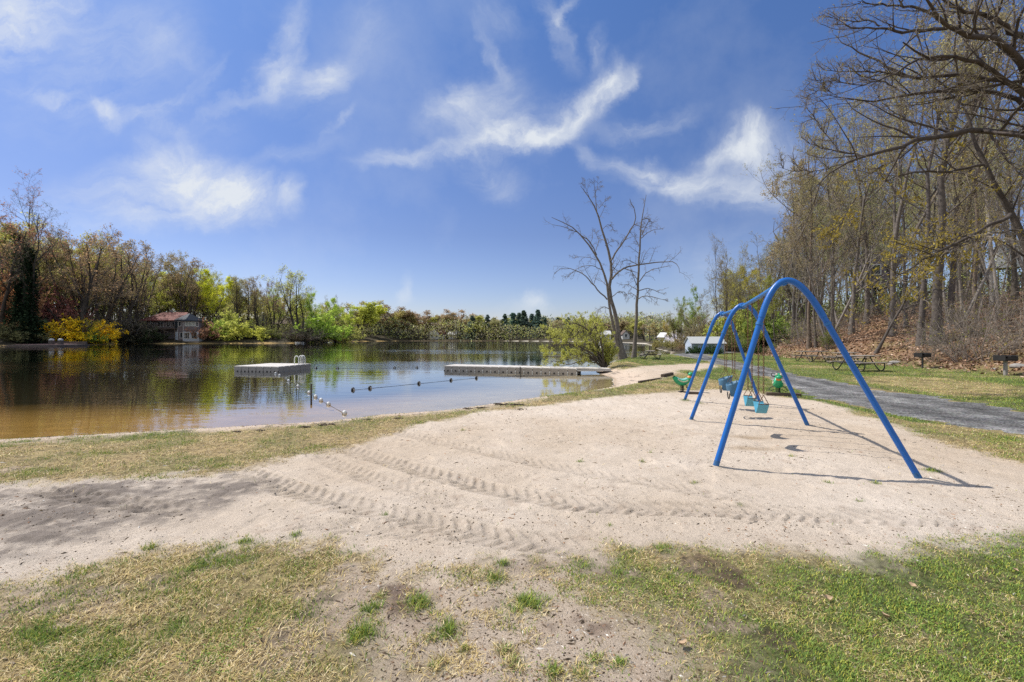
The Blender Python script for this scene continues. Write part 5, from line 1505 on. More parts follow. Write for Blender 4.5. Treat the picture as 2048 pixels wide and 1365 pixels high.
# ------------------------------------------------------------------ spring riders
def spring_rider(x, y, rz, label, s=1.0):
    g = Z(x, y)
    o = thing('spring_rider', label, 'spring rider', (x, y, g - .01), rz, scale=s)
    t = np.linspace(0, 2 * PI * 6.5, 110)
    hx = np.stack([.055 * np.cos(t), .055 * np.sin(t), .02 + t / t[-1] * .24], 1)
    MB().tube(hx, .011, 6).build('spring', M['black'], o, smooth=True)
    # crescent body, rear end curling up; +x is the front
    n = 17; pts = []; rad = []
    for i in range(n):
        a = -1.0 + 2.0 * i / (n - 1)
        pts.append((.30 * a, 0, .33 + .17 * a * a + (.03 if a < 0 else 0) * a * a)); rad.append(.112 * (1 - .55 * abs(a) ** 2.2))
    V, q = tubes(np.array([pts]), np.array([rad]), 14)
    V[:, 1] *= 1.25
    mb = MB().add(V, q)
    b = mb.build('body', M['green_pl'], o, smooth=True)
    V, q = tubes(np.array([[(p[0], 0, p[2] + .045) for p in pts[2:-3]]]), np.array([[r * .78 for r in rad[2:-3]]]), 12)
    V[:, 1] *= 1.1
    MB().add(V, q).build('seat_pad', M['mint_pl'], b, smooth=True)
    st = MB()
    for i in range(3, n - 4):
        for sgn in (-1, 1):
            st.ell((pts[i][0], sgn * (rad[i] * 1.22 + .002), pts[i][2] + .035), (.017, .008, .028), 8, 5)
    st.build('side_stripe', M['cream_pl'], b, smooth=True)
    # head: skull, snout, eyes, ears
    hd = MB().ell((.33, 0, .60), (.105, .095, .085)).ell((.42, 0, .575), (.075, .075, .05)).build('head', M['green_pl'], o, smooth=True)
    MB().tube(np.array([(.24, 0, .46), (.29, 0, .52), (.32, 0, .56)]), [.075, .07, .065], 12).build('neck', M['orange_pl'], o, smooth=True)
    for sgn in (-1, 1):
        MB().ell((.395, sgn * .055, .655), (.028, .028, .03), 10, 7).build('eye', M['cream_pl'], hd, smooth=True)
        MB().tube(np.array([(.30, sgn * .08, .58), (.30, sgn * .17, .60), (.31, sgn * .19, .65), (.31, sgn * .15, .69), (.31, sgn * .09, .66)]), .014, 7).build('handle', M['black'], o, smooth=True)
        MB().tube(np.array([(.05, sgn * .09, .30), (.06, sgn * .20, .24), (.08, sgn * .24, .17), (.10, sgn * .19, .14), (.10, sgn * .10, .19)]), .011, 7).build('footrest', M['black'], o, smooth=True)
    MB().box((0, 0, .265), (.17, .14, .02)).build('mount_plate', M['black'], o, bevel=.004)
    MB().box((0, 0, .012), (.2, .2, .02)).build('base_plate', M['black'], o, bevel=.004)
    return o


rx1, ry1 = G(1364, 784); rx2, ry2 = G(1556, 791)
spring_rider(rx1, ry1, .12, 'green crescent-shaped spring rider seen from the side, beyond the last swing leg', .9)
spring_rider(rx2, ry2, -2.05, 'green spring rider facing the camera beside the gravel drive', .98)


def timber(label, p, q, w=.12, h=.10, m='wood_dark', name='landscape_timber'):
    p = np.array(p); q = np.array(q)
    c = (p + q) / 2; L = np.linalg.norm(q - p); a = math.atan2(q[1] - p[1], q[0] - p[0])
    z = Z(c[0], c[1])
    o = MB().box((0, 0, h * .35), (L, w, h)).build(name, M[m], None, bevel=.012)
    o.location = (c[0], c[1], z); o.rotation_euler = (0, .01, a)
    tag(o, label, 'timber')


timber('dark edging timber lying behind the facing spring rider', G(1532, 791), G(1602, 793))
timber('short dark edging timber beside the left spring rider', G(1374, 788), G(1404, 789), .1, .08)
timber('dark timber edging the far side of the pale sand spit', G(1325, 755), G(1344, 750), .15, .14)
timber('low dark board half buried along the near side of the sand spit', G(1278, 765), G(1322, 757), .1, .08)
timber('long thin board lying along the waterline of the beach', G(668, 847, -.3), G(812, 829, -.3), .07, .05)

# ------------------------------------------------------------------ picnic tables
def table_parts(o, curved=True):
    top = MB()
    for j in range(5):
        top.box((0, -.30 + j * .15, .745), (1.95, .138, .04))
    top.build('tabletop', M['wood_grey'], o, bevel=.006)
    for sgn in (-1, 1):
        bn = MB()
        for j in range(2): bn.box((0, sgn * (.66 + j * .15), .435), (1.95, .138, .04))
        bn.build('bench', M['wood_grey'], o, bevel=.006)
    for sx in (-.62, .62):
        mb = MB()
        for sgn in (-1, 1):
            leg = smooth_line([(sx, sgn * .12, .72), (sx, sgn * .16, .60), (sx, sgn * .34, .34), (sx, sgn * .52, .09), (sx, sgn * .62, .02), (sx, sgn * .74, .05), (sx, sgn * .84, .22), (sx, sgn * .80, .41)], 14)
            mb.tube(leg, .028, 8)
        mb.tube(np.array([(sx, -.33, .715), (sx, .33, .715)]), .024, 8)
        mb.tube(np.array([(sx, -.84, .405), (sx, -.28, .41), (sx, .28, .41), (sx, .84, .405)]), .022, 8)
        mb.build('leg_frame', M['steel_dark'], o, smooth=True)


def picnic(px, py, rz, label, s=1.0):
    x, y, z = at(px, py, 15, 60)
    o = thing('picnic_table', label, 'picnic table', (x, y, z), rz, 'picnic tables', scale=s)
    table_parts(o)


picnic(1716, 742, .25, 'largest and nearest picnic table, weathered top, behind the front swing leg', 1.0)
picnic(1692, 729, .45, 'picnic table partly hidden behind the nearest one', .95)
picnic(1624, 724, .1, 'small distant picnic table on the lawn at the foot of the woods', .95)
picnic(1301, 719, 1.2, 'distant picnic table on the grassy point beside the bare trees', .85)

# ------------------------------------------------------------------ park grills
def grill(px, py, label, rz=0., concrete=False, s=1.0):
    x, y, z = at(px, py, 14, 50)
    o = thing('park_grill', label, 'grill', (x, y, z - .03), rz, 'park grills', scale=s)
    MB().tube(np.array([(0, 0, -.2), (0, 0, .62)]), .065 if concrete else .045, 10).build('post', M['stone'] if concrete else M['steel_dark'], o, smooth=True)
    mb = MB()
    mb.box((0, 0, .63), (.62, .42, .02)); mb.box((-.30, 0, .73), (.02, .42, .22)); mb.box((.30, 0, .73), (.02, .42, .22)); mb.box((0, .20, .73), (.58, .02, .22)); mb.box((0, -.20, .68), (.58, .02, .10))
    fb = mb.build('firebox', M['grill_black'], o, bevel=.004)
    g = MB()
    for i in range(13): g.box((-.27 + i * .045, -.02, .80), (.012, .38, .012))
    g.box((0, -.22, .80), (.58, .016, .016)); g.box((0, .165, .80), (.58, .016, .016))
    for s_ in (-.2, .2):
        g.tube(np.array([(s_, -.22, .80), (s_, -.31, .80)]), .012, 6)
    g.build('grate', M['grill_black'], fb)


grill(1845, 737, 'black post grill standing at the foot of the slope, farther of two', .2)
grill(2011, 752, 'black post grill on a stout grey post by the right edge, nearer of two', .15, True, 1.08)
# rocks along the toe of the slope
for i, (px, py, s, lab) in enumerate([(1790, 728, .55, 'flat pale rock on the lawn edge right of the nearest picnic table'), (1780, 730, .3, 'small pale rock beside the flat one at the lawn edge'), (2035, 735, .5, 'tan boulder on the slope right of the nearer grill'),
                                      (1990, 742, .3, 'small rock between the two grills at the slope foot'), (1207, 736, .45, 'pale rock at the root of the leaning willow'), (1197, 740, .35, 'grey rock at the waterline under the willow'), (1217, 734, .3, 'small pale rock on the grass behind the willow')]):
    x, y, z = at(px, py, 10, 60)
    r_ = np.random.default_rng(i + 5)
    nu, nv = 12, 8
    mb = MB().ell((0, 0, 0), (s * .6, s * .45, s * .28), nu, nv)
    V = mb.v[0]; V *= (1 + .25 * (vnoise(V[:, 0] * 4 + i, V[:, 1] * 4 + V[:, 2] * 6, 3) - .5))[:, None]
    o = mb.build('rock', M['stone'], None, smooth=False); o.location = (x, y, z + s * .05); o.rotation_euler = (0, 0, i)
    tag(o, lab, 'rock')

# ------------------------------------------------------------------ shed
shx, shy = (1383 - 1024) / F * 46, 46.0
sh = thing('shed', 'small pale blue garden shed with light roof beyond the drive', 'shed', (shx, shy, -.30), -.10)
W_, D_2, H_, RG = 3.25, 2.3, 1.36, .58
wl_ = MB()
wl_.prism([(0, 0), (0, H_), (D_2 / 2, H_ + RG), (D_2, H_), (D_2, 0)], lambda a, b, s: (s * W_, a, b))
for k in range(9): wl_.box((W_ / 2, -.006, .08 + k * .148), (W_ - .01, .012, .128))
wl_.build('wall', M['shed_wall'], sh)
for sgn in (0, 1):
    a = np.array([-.12, -.16 if sgn == 0 else D_2 + .16, H_ - .08]); b = np.array([-.12, D_2 / 2, H_ + RG + .03])
    V = [a, a + [W_ + .24, 0, 0], b + [W_ + .24, 0, 0], b]; V = V + [v + np.array([0, 0, .05]) for v in V]
    MB().add(V, [[0, 1, 2, 3], [4, 5, 6, 7], [0, 1, 5, 4], [1, 2, 6, 5], [2, 3, 7, 6], [3, 0, 4, 7]]).build('roof', M['shed_roof'], sh)
MB().box((2.42, -.02, .60), (.62, .03, 1.16)).build('door', M['dirty_white'], sh)
for cx_ in (.03, W_ - .03): MB().box((cx_, -.022, H_ / 2), (.07, .03, H_)).build('corner_board', M['white'], sh)
for i, (px, s) in enumerate([(1381, .8), (1392, .95), (1404, .9), (1416, 1.0), (1428, .95), (1438, .8)]):
    y = 44.6 + (i % 2) * .3; x = (px - 1024) / F * y
    plant('yucca_bush', PBU[3], 'dark green spiky bush in the row before the pale blue shed', 'bush', (x, y, Z(x, y)), s * .80, i, (0, 0), (.06, .05, .04), (.06, .11, .04), 'dark bushes before the shed', .8)

# ------------------------------------------------------------------ swim raft
def float_block(mb, cx, cy, w, d, z0, z1):
    mb.box((cx, cy, (z0 + z1) / 2), (w, d, z1 - z0))


rf_ = thing('swim_raft', 'square grey modular swim raft floating in the roped bathing area', 'raft', (-14.75, 28.2, WATER), -.20)
n_ = 6; c_ = .5
for i in range(n_):
    mb = MB()
    for j in range(n_):
        mb.box((-1.25 + i * c_, -1.25 + j * c_, .10), (c_ - .012, c_ - .012, .40))
    mod = mb.build('float_module', M['float'], rf_, bevel=.025)
    mt = MB()
    for j in range(n_): mt.box((-1.25 + i * c_, -1.25 + j * c_, .308), (c_ - .05, c_ - .05, .018))
    mt.build('deck_pad', M['float_top'], mod, bevel=.006)
    MB().box((-1.25 + i * c_, -1.497, .03), (.08, .022, .055)).box((-1.25 + i * c_ + .24, -1.497, .03), (.05, .022, .055)).build('lug_hole', M['black'], mod)
    lg = MB()
    lg.box((-1.25 + i * c_ + .25, -1.515, .27), (.07, .04, .035))
    for j in range(n_): lg.box((1.515, -1.25 + j * c_ + .2, .27), (.04, .07, .035)) if i == n_ - 1 else None
    lg.build('connector_lug', M['white'], mod)
lad = MB()
for s in (0, .42, .62):
    arcp = [(1.02 + s * .0 + .0, .55 + s, .30), (1.02, .55 + s, .72), (1.07, .55 + s, .82), (1.17, .55 + s, .86), (1.27, .55 + s, .82), (1.32, .55 + s, .70), (1.32, .55 + s, .31)]
    lad.tube(smooth_line(arcp, 14), .028, 8)
lad.tube(np.array([(1.32, .55, .45), (1.32, .97, .45)]), .02, 6)
lad.build('handrail', M['white'], rf_, smooth=True)

# ------------------------------------------------------------------ floating dock
d0 = np.array([-4.1, 27.5]); d1 = np.array([3.55, 25.0])
dv = (d1 - d0) / np.linalg.norm(d1 - d0); dn = np.array([-dv[1], dv[0]]); DL = np.linalg.norm(d1 - d0)
ang_d = math.atan2(dv[1], dv[0])
dk = thing('floating_dock', 'long grey modular floating dock reaching out from the sand spit', 'dock', (d0[0], d0[1], WATER), ang_d)
nm = 16
for i in range(nm):
    w = DL / nm
    mb = MB()
    for j in range(3): mb.box((w * (i + .5), .25 + j * .5, .09), (w - .012, .488, .40))
    o = mb.build('float_module', M['float'], dk, bevel=.025)
    MB().box((w * (i + .5), .0, .02), (.09, .022, .055)).box((w * (i + .02), .0, .02), (.05, .022, .055)).build('lug_hole', M['black'], o)
    mt = MB()
    for j in range(3): mt.box((w * (i + .5), .25 + j * .5, .298), (w - .04, .46, .018))
    mt.build('deck_pad', M['float_top'], o, bevel=.005)
    MB().box((w * (i + 1) - .0, -.02, .255), (.07, .045, .035)).box((w * (i + 1), -.012, .06), (.05, .02, .1)).build('connector_lug', M['white'], o)
MB().tube(np.array([(DL * .60, -.06, -.8), (DL * .60, -.06, .34)]), .03, 8).build('mooring_pipe', M['steel_dark'], dk, smooth=True)
rp = thing('gangway', 'short sloping ramp from the dock to the sand spit', 'ramp', (d1[0] + .03, d1[1] + .0, WATER), ang_d + .38)
V = [(0, .15, .26), (1.95, .15, .21), (1.95, 1.25, .21), (0, 1.25, .26)]
V = [np.array(v) for v in V] + [np.array(v) + [0, 0, .06] for v in V]
MB().add(V, [[0, 1, 2, 3], [4, 5, 6, 7], [0, 1, 5, 4], [1, 2, 6, 5], [2, 3, 7, 6], [3, 0, 4, 7]]).build('walkway', M['float_top'], rp)
for yy in (.15, 1.25): MB().box((.98, yy, .19), (1.9, .05, .09)).build('side_beam', M['galv'], rp)

# ------------------------------------------------------------------ float lines
def line_of_floats(pts, label_rope, label_float, grp, r, dark):
    W = [np.array(G(px, py, WATER)) for px, py in pts]
    c = [(w[0], w[1], WATER + r * .25) for w in W]
    rope = MB()
    for a, b in zip(c[:-1], c[1:]):
        a, b = np.array(a), np.array(b)
        t = np.linspace(0, 1, 9)[:, None]
        seg = a + (b - a) * t; seg[:, 2] = WATER + .012 - .01 * np.sin(t[:, 0] * PI)
        rope.tube(seg, .0055, 5)
    o = rope.build('float_rope', M['black'], None, smooth=True); tag(o, label_rope, 'rope')
    for i, w in enumerate(W):
        a, b = W[max(i - 1, 0)], W[min(i + 1, len(W) - 1)]
        f = thing('line_float', label_float, 'float', (w[0], w[1], WATER + r * .3), math.atan2(*(b - a)[::-1]), grp)
        MB().ell((0, 0, 0), (r * 1.25, r, r), 14, 9, R=[[0, 0, 1], [0, 1, 0], [-1, 0, 0]]).build('float_shell', M['black'] if dark else M['white'], f, smooth=True)
        MB().tube(np.array([(-r * .32, 0, 0), (r * .32, 0, 0)]), r * 1.03, 14).build('band', M['black'] if not dark else M['dirty_white'], f, smooth=True)


line_of_floats([(551, 748), (559, 752), (577, 763), (596, 774), (618, 787), (631, 795), (642, 802), (657, 810), (689, 828)], 'thin rope strung with white floats from the raft to the beach',
               'round white float with dark band on the rope from raft to beach', 'white floats between raft and beach', .060, False)
line_of_floats([(706, 781), (740, 777.5), (838, 768), (902, 761.5), (953, 757)], 'slack rope with dark floats crossing the swim area toward the dock', 'dark float on the slack rope lying in front of the dock', 'dark floats in front of the dock', .075, True)
line_of_floats([(609, 737.5), (632, 737.5), (675, 737.5), (789, 736.8), (834, 736.5)], 'outer rope with dark floats running level from raft toward dock', 'dark float on the outer rope between raft and dock', 'dark floats on the outer rope', .08, True)
px_, py_ = G(622, 792, WATER)
tag(MB().tube(np.array([(px_, py_, -1.2), (px_ + .01, py_, .06)]), .032, 8).build('marker_post', M['steel_dark'], None, smooth=True), 'thin dark post standing in the water beside the white floats', 'post')

# clods of dark weed and wood on the beach edge
for i, (px, py, s) in enumerate([(1005, 812, .17), (1032, 811, .15), (938, 819, .13), (960, 818, .12), (1043, 820, .10), (795, 839, .09), (640, 853, .11), (662, 851, .12), (610, 857, .10), (735, 842, .09), (520, 864, .10), (475, 866, .09)]):
    x, y, z = at(px, py, 7, 20)
    r_ = np.random.default_rng(60 + i)
    mb = MB()
    for k in range(7):
        p = r_.normal(0, s * .45, 3) * [1, .5, 0]
        d = r_.normal(0, s * .5, 3) * [1, .6, .2]
        mb.tube(np.array([p - d, p + [0, 0, s * .12], p + d]), [s * .05, s * .10, s * .04], 6)
    o = mb.build('driftwood_clump', M['wood_dark'], None, smooth=True); o.location = (x, y, z + .01)
    tag(o, 'small dark clump of weed and driftwood on the beach edge', 'driftwood', 'dark clumps along the beach edge')

# curled dry leaves on the near lawn
for i, (px, py, s, lab) in enumerate([(1655, 1203, .075, 'pale curled dry leaf on the green turf, left of the brown soil patches'), (1772, 1241, .08, 'tan dry leaf beside the brown soil patches in the turf'), (1366, 1297, .075, 'tan dry leaf at the edge of the bare dirt'),
                                      (1826, 1178, .06, 'small pale dry leaf on the turf right of centre'), (2030, 1147, .06, 'small pale dry leaf near the right edge')]):
    x, y = G(px, py); z = float(zg(np.array([x]), np.array([y]))[0])
    n = 7; V = []
    for a in range(n):
        t = a / (n - 1); w = s * .38 * math.sin(PI * min(t * 1.05, 1)) ** .7 + .002
        for sg in (-1, 0, 1): s_ = s * .62; V.append(((t - .5) * s * .8, sg * w * .62 * (1 + .25 * math.sin(a * 2.3)), abs(sg) * w * .45 + .25 * s * (t - .5) ** 2 * 4))
    q = [[a * 3 + b, a * 3 + b + 1, a * 3 + b + 4, a * 3 + b + 3] for a in range(n - 1) for b in range(2)]
    o = link('dry_leaf', make_mesh('dry_leaf', V, q, mats=[M['dryleaf']])); o.location = (x, y, z + .02); o.rotation_euler = (.3, .1, i * 1.7)
    tag(o, lab, 'leaf')

# ------------------------------------------------------------------ lake house on the left bank
HYD = 139.0; k_ = HYD / F
def hx(px): return (px - 1024) * k_
def hz(py): return CH - (py - HY) * k_
hb = np.array([hx(345), HYD, WATER])
hs = thing('lake_house', 'two-storey lake house with red hipped roof at the water on the left bank', 'house', tuple(hb))
def hbox(mb, x0, x1, yt, yb, d0_, d1_):
    X0, X1 = hx(x0) - hb[0], hx(x1) - hb[0]; Z0, Z1 = hz(yb) - hb[2], hz(yt) - hb[2]
    mb.box(((X0 + X1) / 2, (d0_ + d1_) / 2, (Z0 + Z1) / 2), (X1 - X0, d1_ - d0_, Z1 - Z0)); return mb
hbox(MB(), 283, 352, 641, 689, 2.2, 9).build('wall', M['h_wall'], hs)
hbox(MB(), 346, 366, 641, 689, .6, 9).build('stair_bay', M['h_wall'], hs)
w2 = hbox(MB(), 367, 398, 643, 664, 0, 8).build('bay_wall', M['h_wall'], hs)
hbox(MB(), 367, 398, 664, 682, -.12, 8).build('lower_wall', M['h_low'], hs)
hbox(MB(), 366, 399, 682, 690, -.3, 8).build('foundation', M['stone'], hs)
def roof(name, x0, x1, ye, xr0, xr1, yr, m, y0=1.2, y1=10, yo=None):
    X = [hx(x0) - hb[0], hx(x1) - hb[0]]; R = [hx(xr0) - hb[0], hx(xr1) - hb[0]]
    ze, zr = hz(ye) - hb[2], hz(yr) - hb[2]; ym = (y0 + y1) / 2
    V = [(X[0], y0, ze), (X[1], y0, ze), (X[1], y1, ze), (X[0], y1, ze), (R[0], ym, zr), (R[1], ym, zr)]
    V2 = [(a, b, c - .25) for a, b, c in V[:4]]
    return MB().add(V + V2, [[0, 1, 5, 4], [2, 3, 4, 5], [0, 1, 7, 6], [1, 2, 8, 7], [2, 3, 9, 8], [3, 0, 6, 9], [6, 7, 8, 9]], [[1, 2, 5], [3, 0, 4]]).build(name, m, hs)
rr = roof('roof', 272, 364, 640.5, 300, 350, 623, M['h_red'], 1.0, 10)
roof('hip_roof', 349, 372, 640, 358, 361, 626, M['h_grey'], -.2, 8.5)
hbox(MB(), 364, 401, 641.2, 643, -.5, 8.4).build('flat_roof', M['h_grey'], hs)
sk = MB(); sk.box((hx(345) - hb[0], 3.7, hz(630.5) - hb[2]), (1.7, .6, .12)); sk.build('skylight', M['white'], rr)
hbox(MB(), 312, 315, 618, 632, 5.5, 6.2).build('chimney', M['stone'], rr)
dkm = hbox(MB(), 283, 352, 657.5, 659, -.4, 2.2).build('deck', M['wood_dark'], hs)
rl = MB()
for px in range(284, 353, 3): hbox(rl, px, px + .5, 650.5, 657.5, -.4, -.34)
hbox(rl, 283, 352, 650, 650.9, -.42, -.3); rl.build('railing', M['wood_dark'], dkm)
for px in (286, 308, 330, 350): hbox(MB(), px, px + 1.2, 659, 689, -.35, -.15).build('deck_post', M['wood_dark'], hs)
def hwin(x0, x1, y0_, y1_, d, gl='glass', mull=2, fw=.8):
    f = MB()
    hbox(f, x0, x1, y0_, y0_ + fw, d - .08, d); hbox(f, x0, x1, y1_ - fw, y1_, d - .08, d)
    hbox(f, x0, x0 + fw, y0_ + fw, y1_ - fw, d - .08, d); hbox(f, x1 - fw, x1, y0_ + fw, y1_ - fw, d - .08, d)
    for i in range(1, mull): hbox(f, x0 + (x1 - x0) * i / mull - .25, x0 + (x1 - x0) * i / mull + .25, y0_ + fw, y1_ - fw, d - .075, d - .005)
    o = f.build('window', M['white'], hs)
    hbox(MB(), x0 + fw * .8, x1 - fw * .8, y0_ + fw * .8, y1_ - fw * .8, d - .03, d + .04).build('pane', M[gl], o)
hwin(370, 391, 643.8, 653, -.02, 'glass_lit', 3); hwin(392, 397, 644, 654, -.02, 'glass', 1)
hwin(369, 380, 665, 678, -.15, 'glass', 3); hwin(383.5, 395, 665, 678, -.15, 'glass', 3)
hwin(354, 360, 643, 653, .58, 'glass', 1); hwin(357, 363, 665, 677, .58, 'glass', 1)
hbox(MB(), 347, 353, 644, 657, .5, .6).build('door', M['glass'], hs)
hbox(MB(), 347, 353, 664, 680, .5, .6).build('lower_door', M['h_low'], hs)
for a, b in ((290, 298), (304, 316), (322, 330), (334, 343)): hwin(a, b, 644, 654, 2.18, 'glass', 2, .5)
for px in (352.5, 366.5): hbox(MB(), px, px + .8, 641.5, 682, -.2 if px > 360 else .52, .02 if px > 360 else .62).build('corner_trim', M['dirty_white'], hs)

# other houses
def house(px, Y, zb, w, h, d, rh, label, wall, roofm, rz=0., wins=2, name='house', gable=True):
    x = (px - 1024) / F * Y
    z = Z(x, Y) + zb
    o = thing(name, label, 'house', (x, Y, z), rz)
    mb = MB()
    if gable: mb.prism([(-w / 2, -1), (-w / 2, h), (0, h + rh), (w / 2, h), (w / 2, -1)], lambda a, b, s: (a, s * d, b))
    else: mb.prism([(0, -1), (0, h), (d / 2, h + rh), (d, h), (d, -1)], lambda a, b, s: ((s - .5) * w, a, b))
    mb.build('wall', wall, o)
    for sg in (-1, 1):
        if gable:
            a = np.array([sg * (w / 2 + .35), -.35, h - .32]); b = np.array([0, -.35, h + rh + .08]); e = np.array([0, d + .7, 0])
        else:
            a = np.array([-w / 2 - .35, d / 2 + sg * (d / 2 + .35), h - .32]); b = np.array([-w / 2 - .35, d / 2, h + rh + .08]); e = np.array([w + .7, 0, 0])
        V = [a, a + e, b + e, b]; V = V + [v + np.array([0, 0, .16]) for v in V]
        MB().add(V, [[0, 1, 2, 3], [4, 5, 6, 7], [0, 1, 5, 4], [1, 2, 6, 5], [2, 3, 7, 6], [3, 0, 4, 7]]).build('roof', roofm, o)
    for i in range(wins):
        cx = -w / 2 + w * (i + .5) / wins
        for r in range(max(1, int(h // 2.6))):
            cz = 1.4 + r * 2.6
            f = MB()
            for sx in (-1, 1): f.box((cx + sx * .5, -.05, cz), (.12, .1, 1.42))
            for sz in (-1, 1): f.box((cx, -.05, cz + sz * .65), (.88, .1, .12))
            fo = f.build('window', M['white'], o)
            MB().box((cx, -.015, cz), (.88, .05, 1.18)).build('pane', M['glass'], fo)
    return o


house(470, 172, .5, 17, 3.2, 8, 2.2, 'long low white house among trees high on the left bank', M['dirty_white'], M['dirty_white'], -.1, 4, gable=False)
house(560, 178, .5, 9, 3.0, 8, 2.2, 'pale house behind the large pale green tree on the left bank', M['dirty_white'], M['brown_roof'], .1, 2, gable=False)
house(868, 226, .3, 4.6, 3.0, 6, 2.0, 'white gabled house on the far shore, with dark red roof beside it', M['white'], M['h_red'], .2, 2)
house(879, 228, .3, 5, 2.4, 6, 1.9, 'low house with dark red roof beside the white gabled one', M['dirty_white'], M['h_red'], .2, 2, gable=False)
house(905, 228, .2, 4, 2.2, 5, 1.3, 'white cottage on the far shore right of the red roofs', M['white'], M['dirty_white'], 0, 2, gable=False)
house(1062, 228, .2, 6, 2.6, 6, 1.8, 'dark roofed cottage below the far conifers', M['h_wall'], M['h_grey'], 0, 2)
house(1036, 229, .2, 4, 2.4, 5, 1.6, 'small white cottage below the far conifers', M['white'], M['dirty_white'], 0, 1)
house(1212, 198, .2, 4.2, 2.2, 5, 1.3, 'white house on the far shore seen left of the forked bare tree', M['white'], M['dirty_white'], 0, 2, gable=False)
house(1252, 196, .2, 3, 1.9, 5, 1.6, 'pale cottage on the far shore between the two bare trees', M['dirty_white'], M['brown_roof'], 0, 1)
house(1334, 118, .1, 1.6, 1.7, 2.5, .8, 'white shore house on the right bank beyond the point', M['white'], M['dirty_white'], .3, 1)
house(1752, 62, 4.6, 3.2, 2.9, 4, 1.6, 'grey house high in the woods with one white-framed window', M['h_wall'], M['brown_roof'], -.5, 1)
house(2022, 60, 4.4, 2.4, 1.8, 3, 1.0, 'white house glimpsed through the trunks at the right edge', M['white'], M['dirty_white'], -.6, 1)

# stone terrace, walls and posts at the left edge
x, y = (52 - 1024) / F * 99, 99.0
tr_ = thing('stone_terrace', 'low stone terrace with pink paving at the water on the left bank', 'terrace', (x, y, WATER))
MB().box((0, 3.6, .0), (15, 6.5, .62)).box((2.2, 1.0, -.1), (12, 5, .42)).box((5.5, .3, -.1), (5, 3.2, .5)).build('stone_base', M['wall_stone'], tr_)
MB().box((-.5, 4.0, .36), (12, 4.2, .10)).build('paving', M['pinkstone'], tr_)
MB().box((0, 6.6, .6), (14, .4, .7)).build('low_wall', M['wall_stone'], tr_)
for px, lab in ((103, 'rounded stone post on the terrace, left of two'), (121, 'rounded stone post at the terrace corner, right of two')):
    y = 101.5; x = (px - 1024) / F * y
    o = thing('stone_post', lab, 'post', (x, y, .15))
    MB().box((0, 0, .35), (.75, .75, .95)).build('pillar', M['wall_stone'], o, bevel=.08)
    MB().ell((0, 0, .85), (.5, .5, .32), 12, 7).build('cap', M['dirty_white'], o, smooth=True)
# little upturned boats on the banks
def boat(px, Y, label, L=3.0, m='white', rz=.2):
    x = (px - 1024) / F * Y
    n = 9; V = []
    for i in range(n):
        t = -1 + 2 * i / (n - 1); w = .62 * (1 - abs(t) ** 2.4) + .02; h = .34 + .12 * t * t
        for a in np.linspace(0, PI, 7): V.append((t * L / 2, math.cos(a) * w, math.sin(a) * h * (1 - .35 * abs(t) ** 3)))
    q = [[i * 7 + j, i * 7 + j + 1, (i + 1) * 7 + j + 1, (i + 1) * 7 + j] for i in range(n - 1) for j in range(6)]
    o = link('rowing_boat', make_mesh('rowing_boat', V, q, mats=[M[m]])); o.location = (x, Y, Z(x, Y) + .02); o.rotation_euler = (0, 0, rz)
    tag(o, label, 'boat')


boat(303, 138.6, 'small white boat upturned at the water before the lake house', 3.4)
boat(600, 146.6, 'upturned pale boat at the water below the large pale tree', 3.2, 'dirty_white')
boat(655, 165, 'white boat drawn up near the end of the left bank', 3.2)
boat(672, 172, 'pale boat drawn up at the very end of the left bank', 3.0, 'dirty_white', -.3)

# ------------------------------------------------------------------ camera
cd = bpy.data.cameras.new('camera'); cam = bpy.data.objects.new('camera', cd); COL.objects.link(cam)
cam.location = (0, 0, CH); cam.rotation_euler = (math.radians(90), 0, 0)
cd.sensor_width = 36.0; cd.lens = 36.0 * F / 2048; cd.shift_y = (HY - 682.5) / 2048; cd.clip_end = 6000; cd.clip_start = .05
sc.camera = cam

# ------------------------------------------------------------------ sun and sky
SUN = Vector((-.550, .255, .795)).normalized()
sl = bpy.data.lights.new('sun', 'SUN'); sl.energy = 4.3; sl.angle = math.radians(.55); sl.color = (1, .94, .85)
so = bpy.data.objects.new('sun', sl); COL.objects.link(so); so.rotation_euler = SUN.to_track_quat('Z', 'Y').to_euler()

wd = bpy.data.worlds.new('World'); sc.world = wd; wd.use_nodes = True
nt = wd.node_tree; nt.nodes.clear()
L = nt.links.new
out = nt.nodes.new('ShaderNodeOutputWorld'); bg = nd(nt, 'Background', i_Strength=.13)
sky = nt.nodes.new('ShaderNodeTexSky'); sky.sky_type = 'NISHITA'; sky.sun_disc = False
sky.sun_elevation = math.asin(SUN.z); sky.sun_rotation = math.atan2(SUN.x, SUN.y); sky.air_density = 1.0; sky.dust_density = .6; sky.ozone_density = 3.0; sky.altitude = 100
tc = nt.nodes.new('ShaderNodeTexCoord')
sep = nt.nodes.new('ShaderNodeSeparateXYZ'); L(tc.outputs['Generated'], sep.inputs[0])
# tint: keep the low sky from going white
el = nd(nt, 'MapRange', i_1=0., i_2=.62, i_3=0., i_4=1.); L(sep.outputs['Z'], el.inputs[0])
tr = nt.nodes.new('ShaderNodeValToRGB')
tr.color_ramp.elements[0].position = 0; tr.color_ramp.elements[0].color = (.72, .68, .80, 1)
e0 = tr.color_ramp.elements.new(.09); e0.color = (.61, .565, .70, 1)
tr.color_ramp.elements[1].position = 1; tr.color_ramp.elements[1].color = (.49, .65, .89, 1)
e = tr.color_ramp.elements.new(.35); e.color = (.54, .545, .70, 1)
L(el.outputs[0], tr.inputs[0])
tint = nd(nt, 'Mix', data_type='RGBA', blend_type='MULTIPLY'); tint.inputs[0].default_value = 1
L(sky.outputs[0], tint.inputs[6]); L(tr.outputs[0], tint.inputs[7])
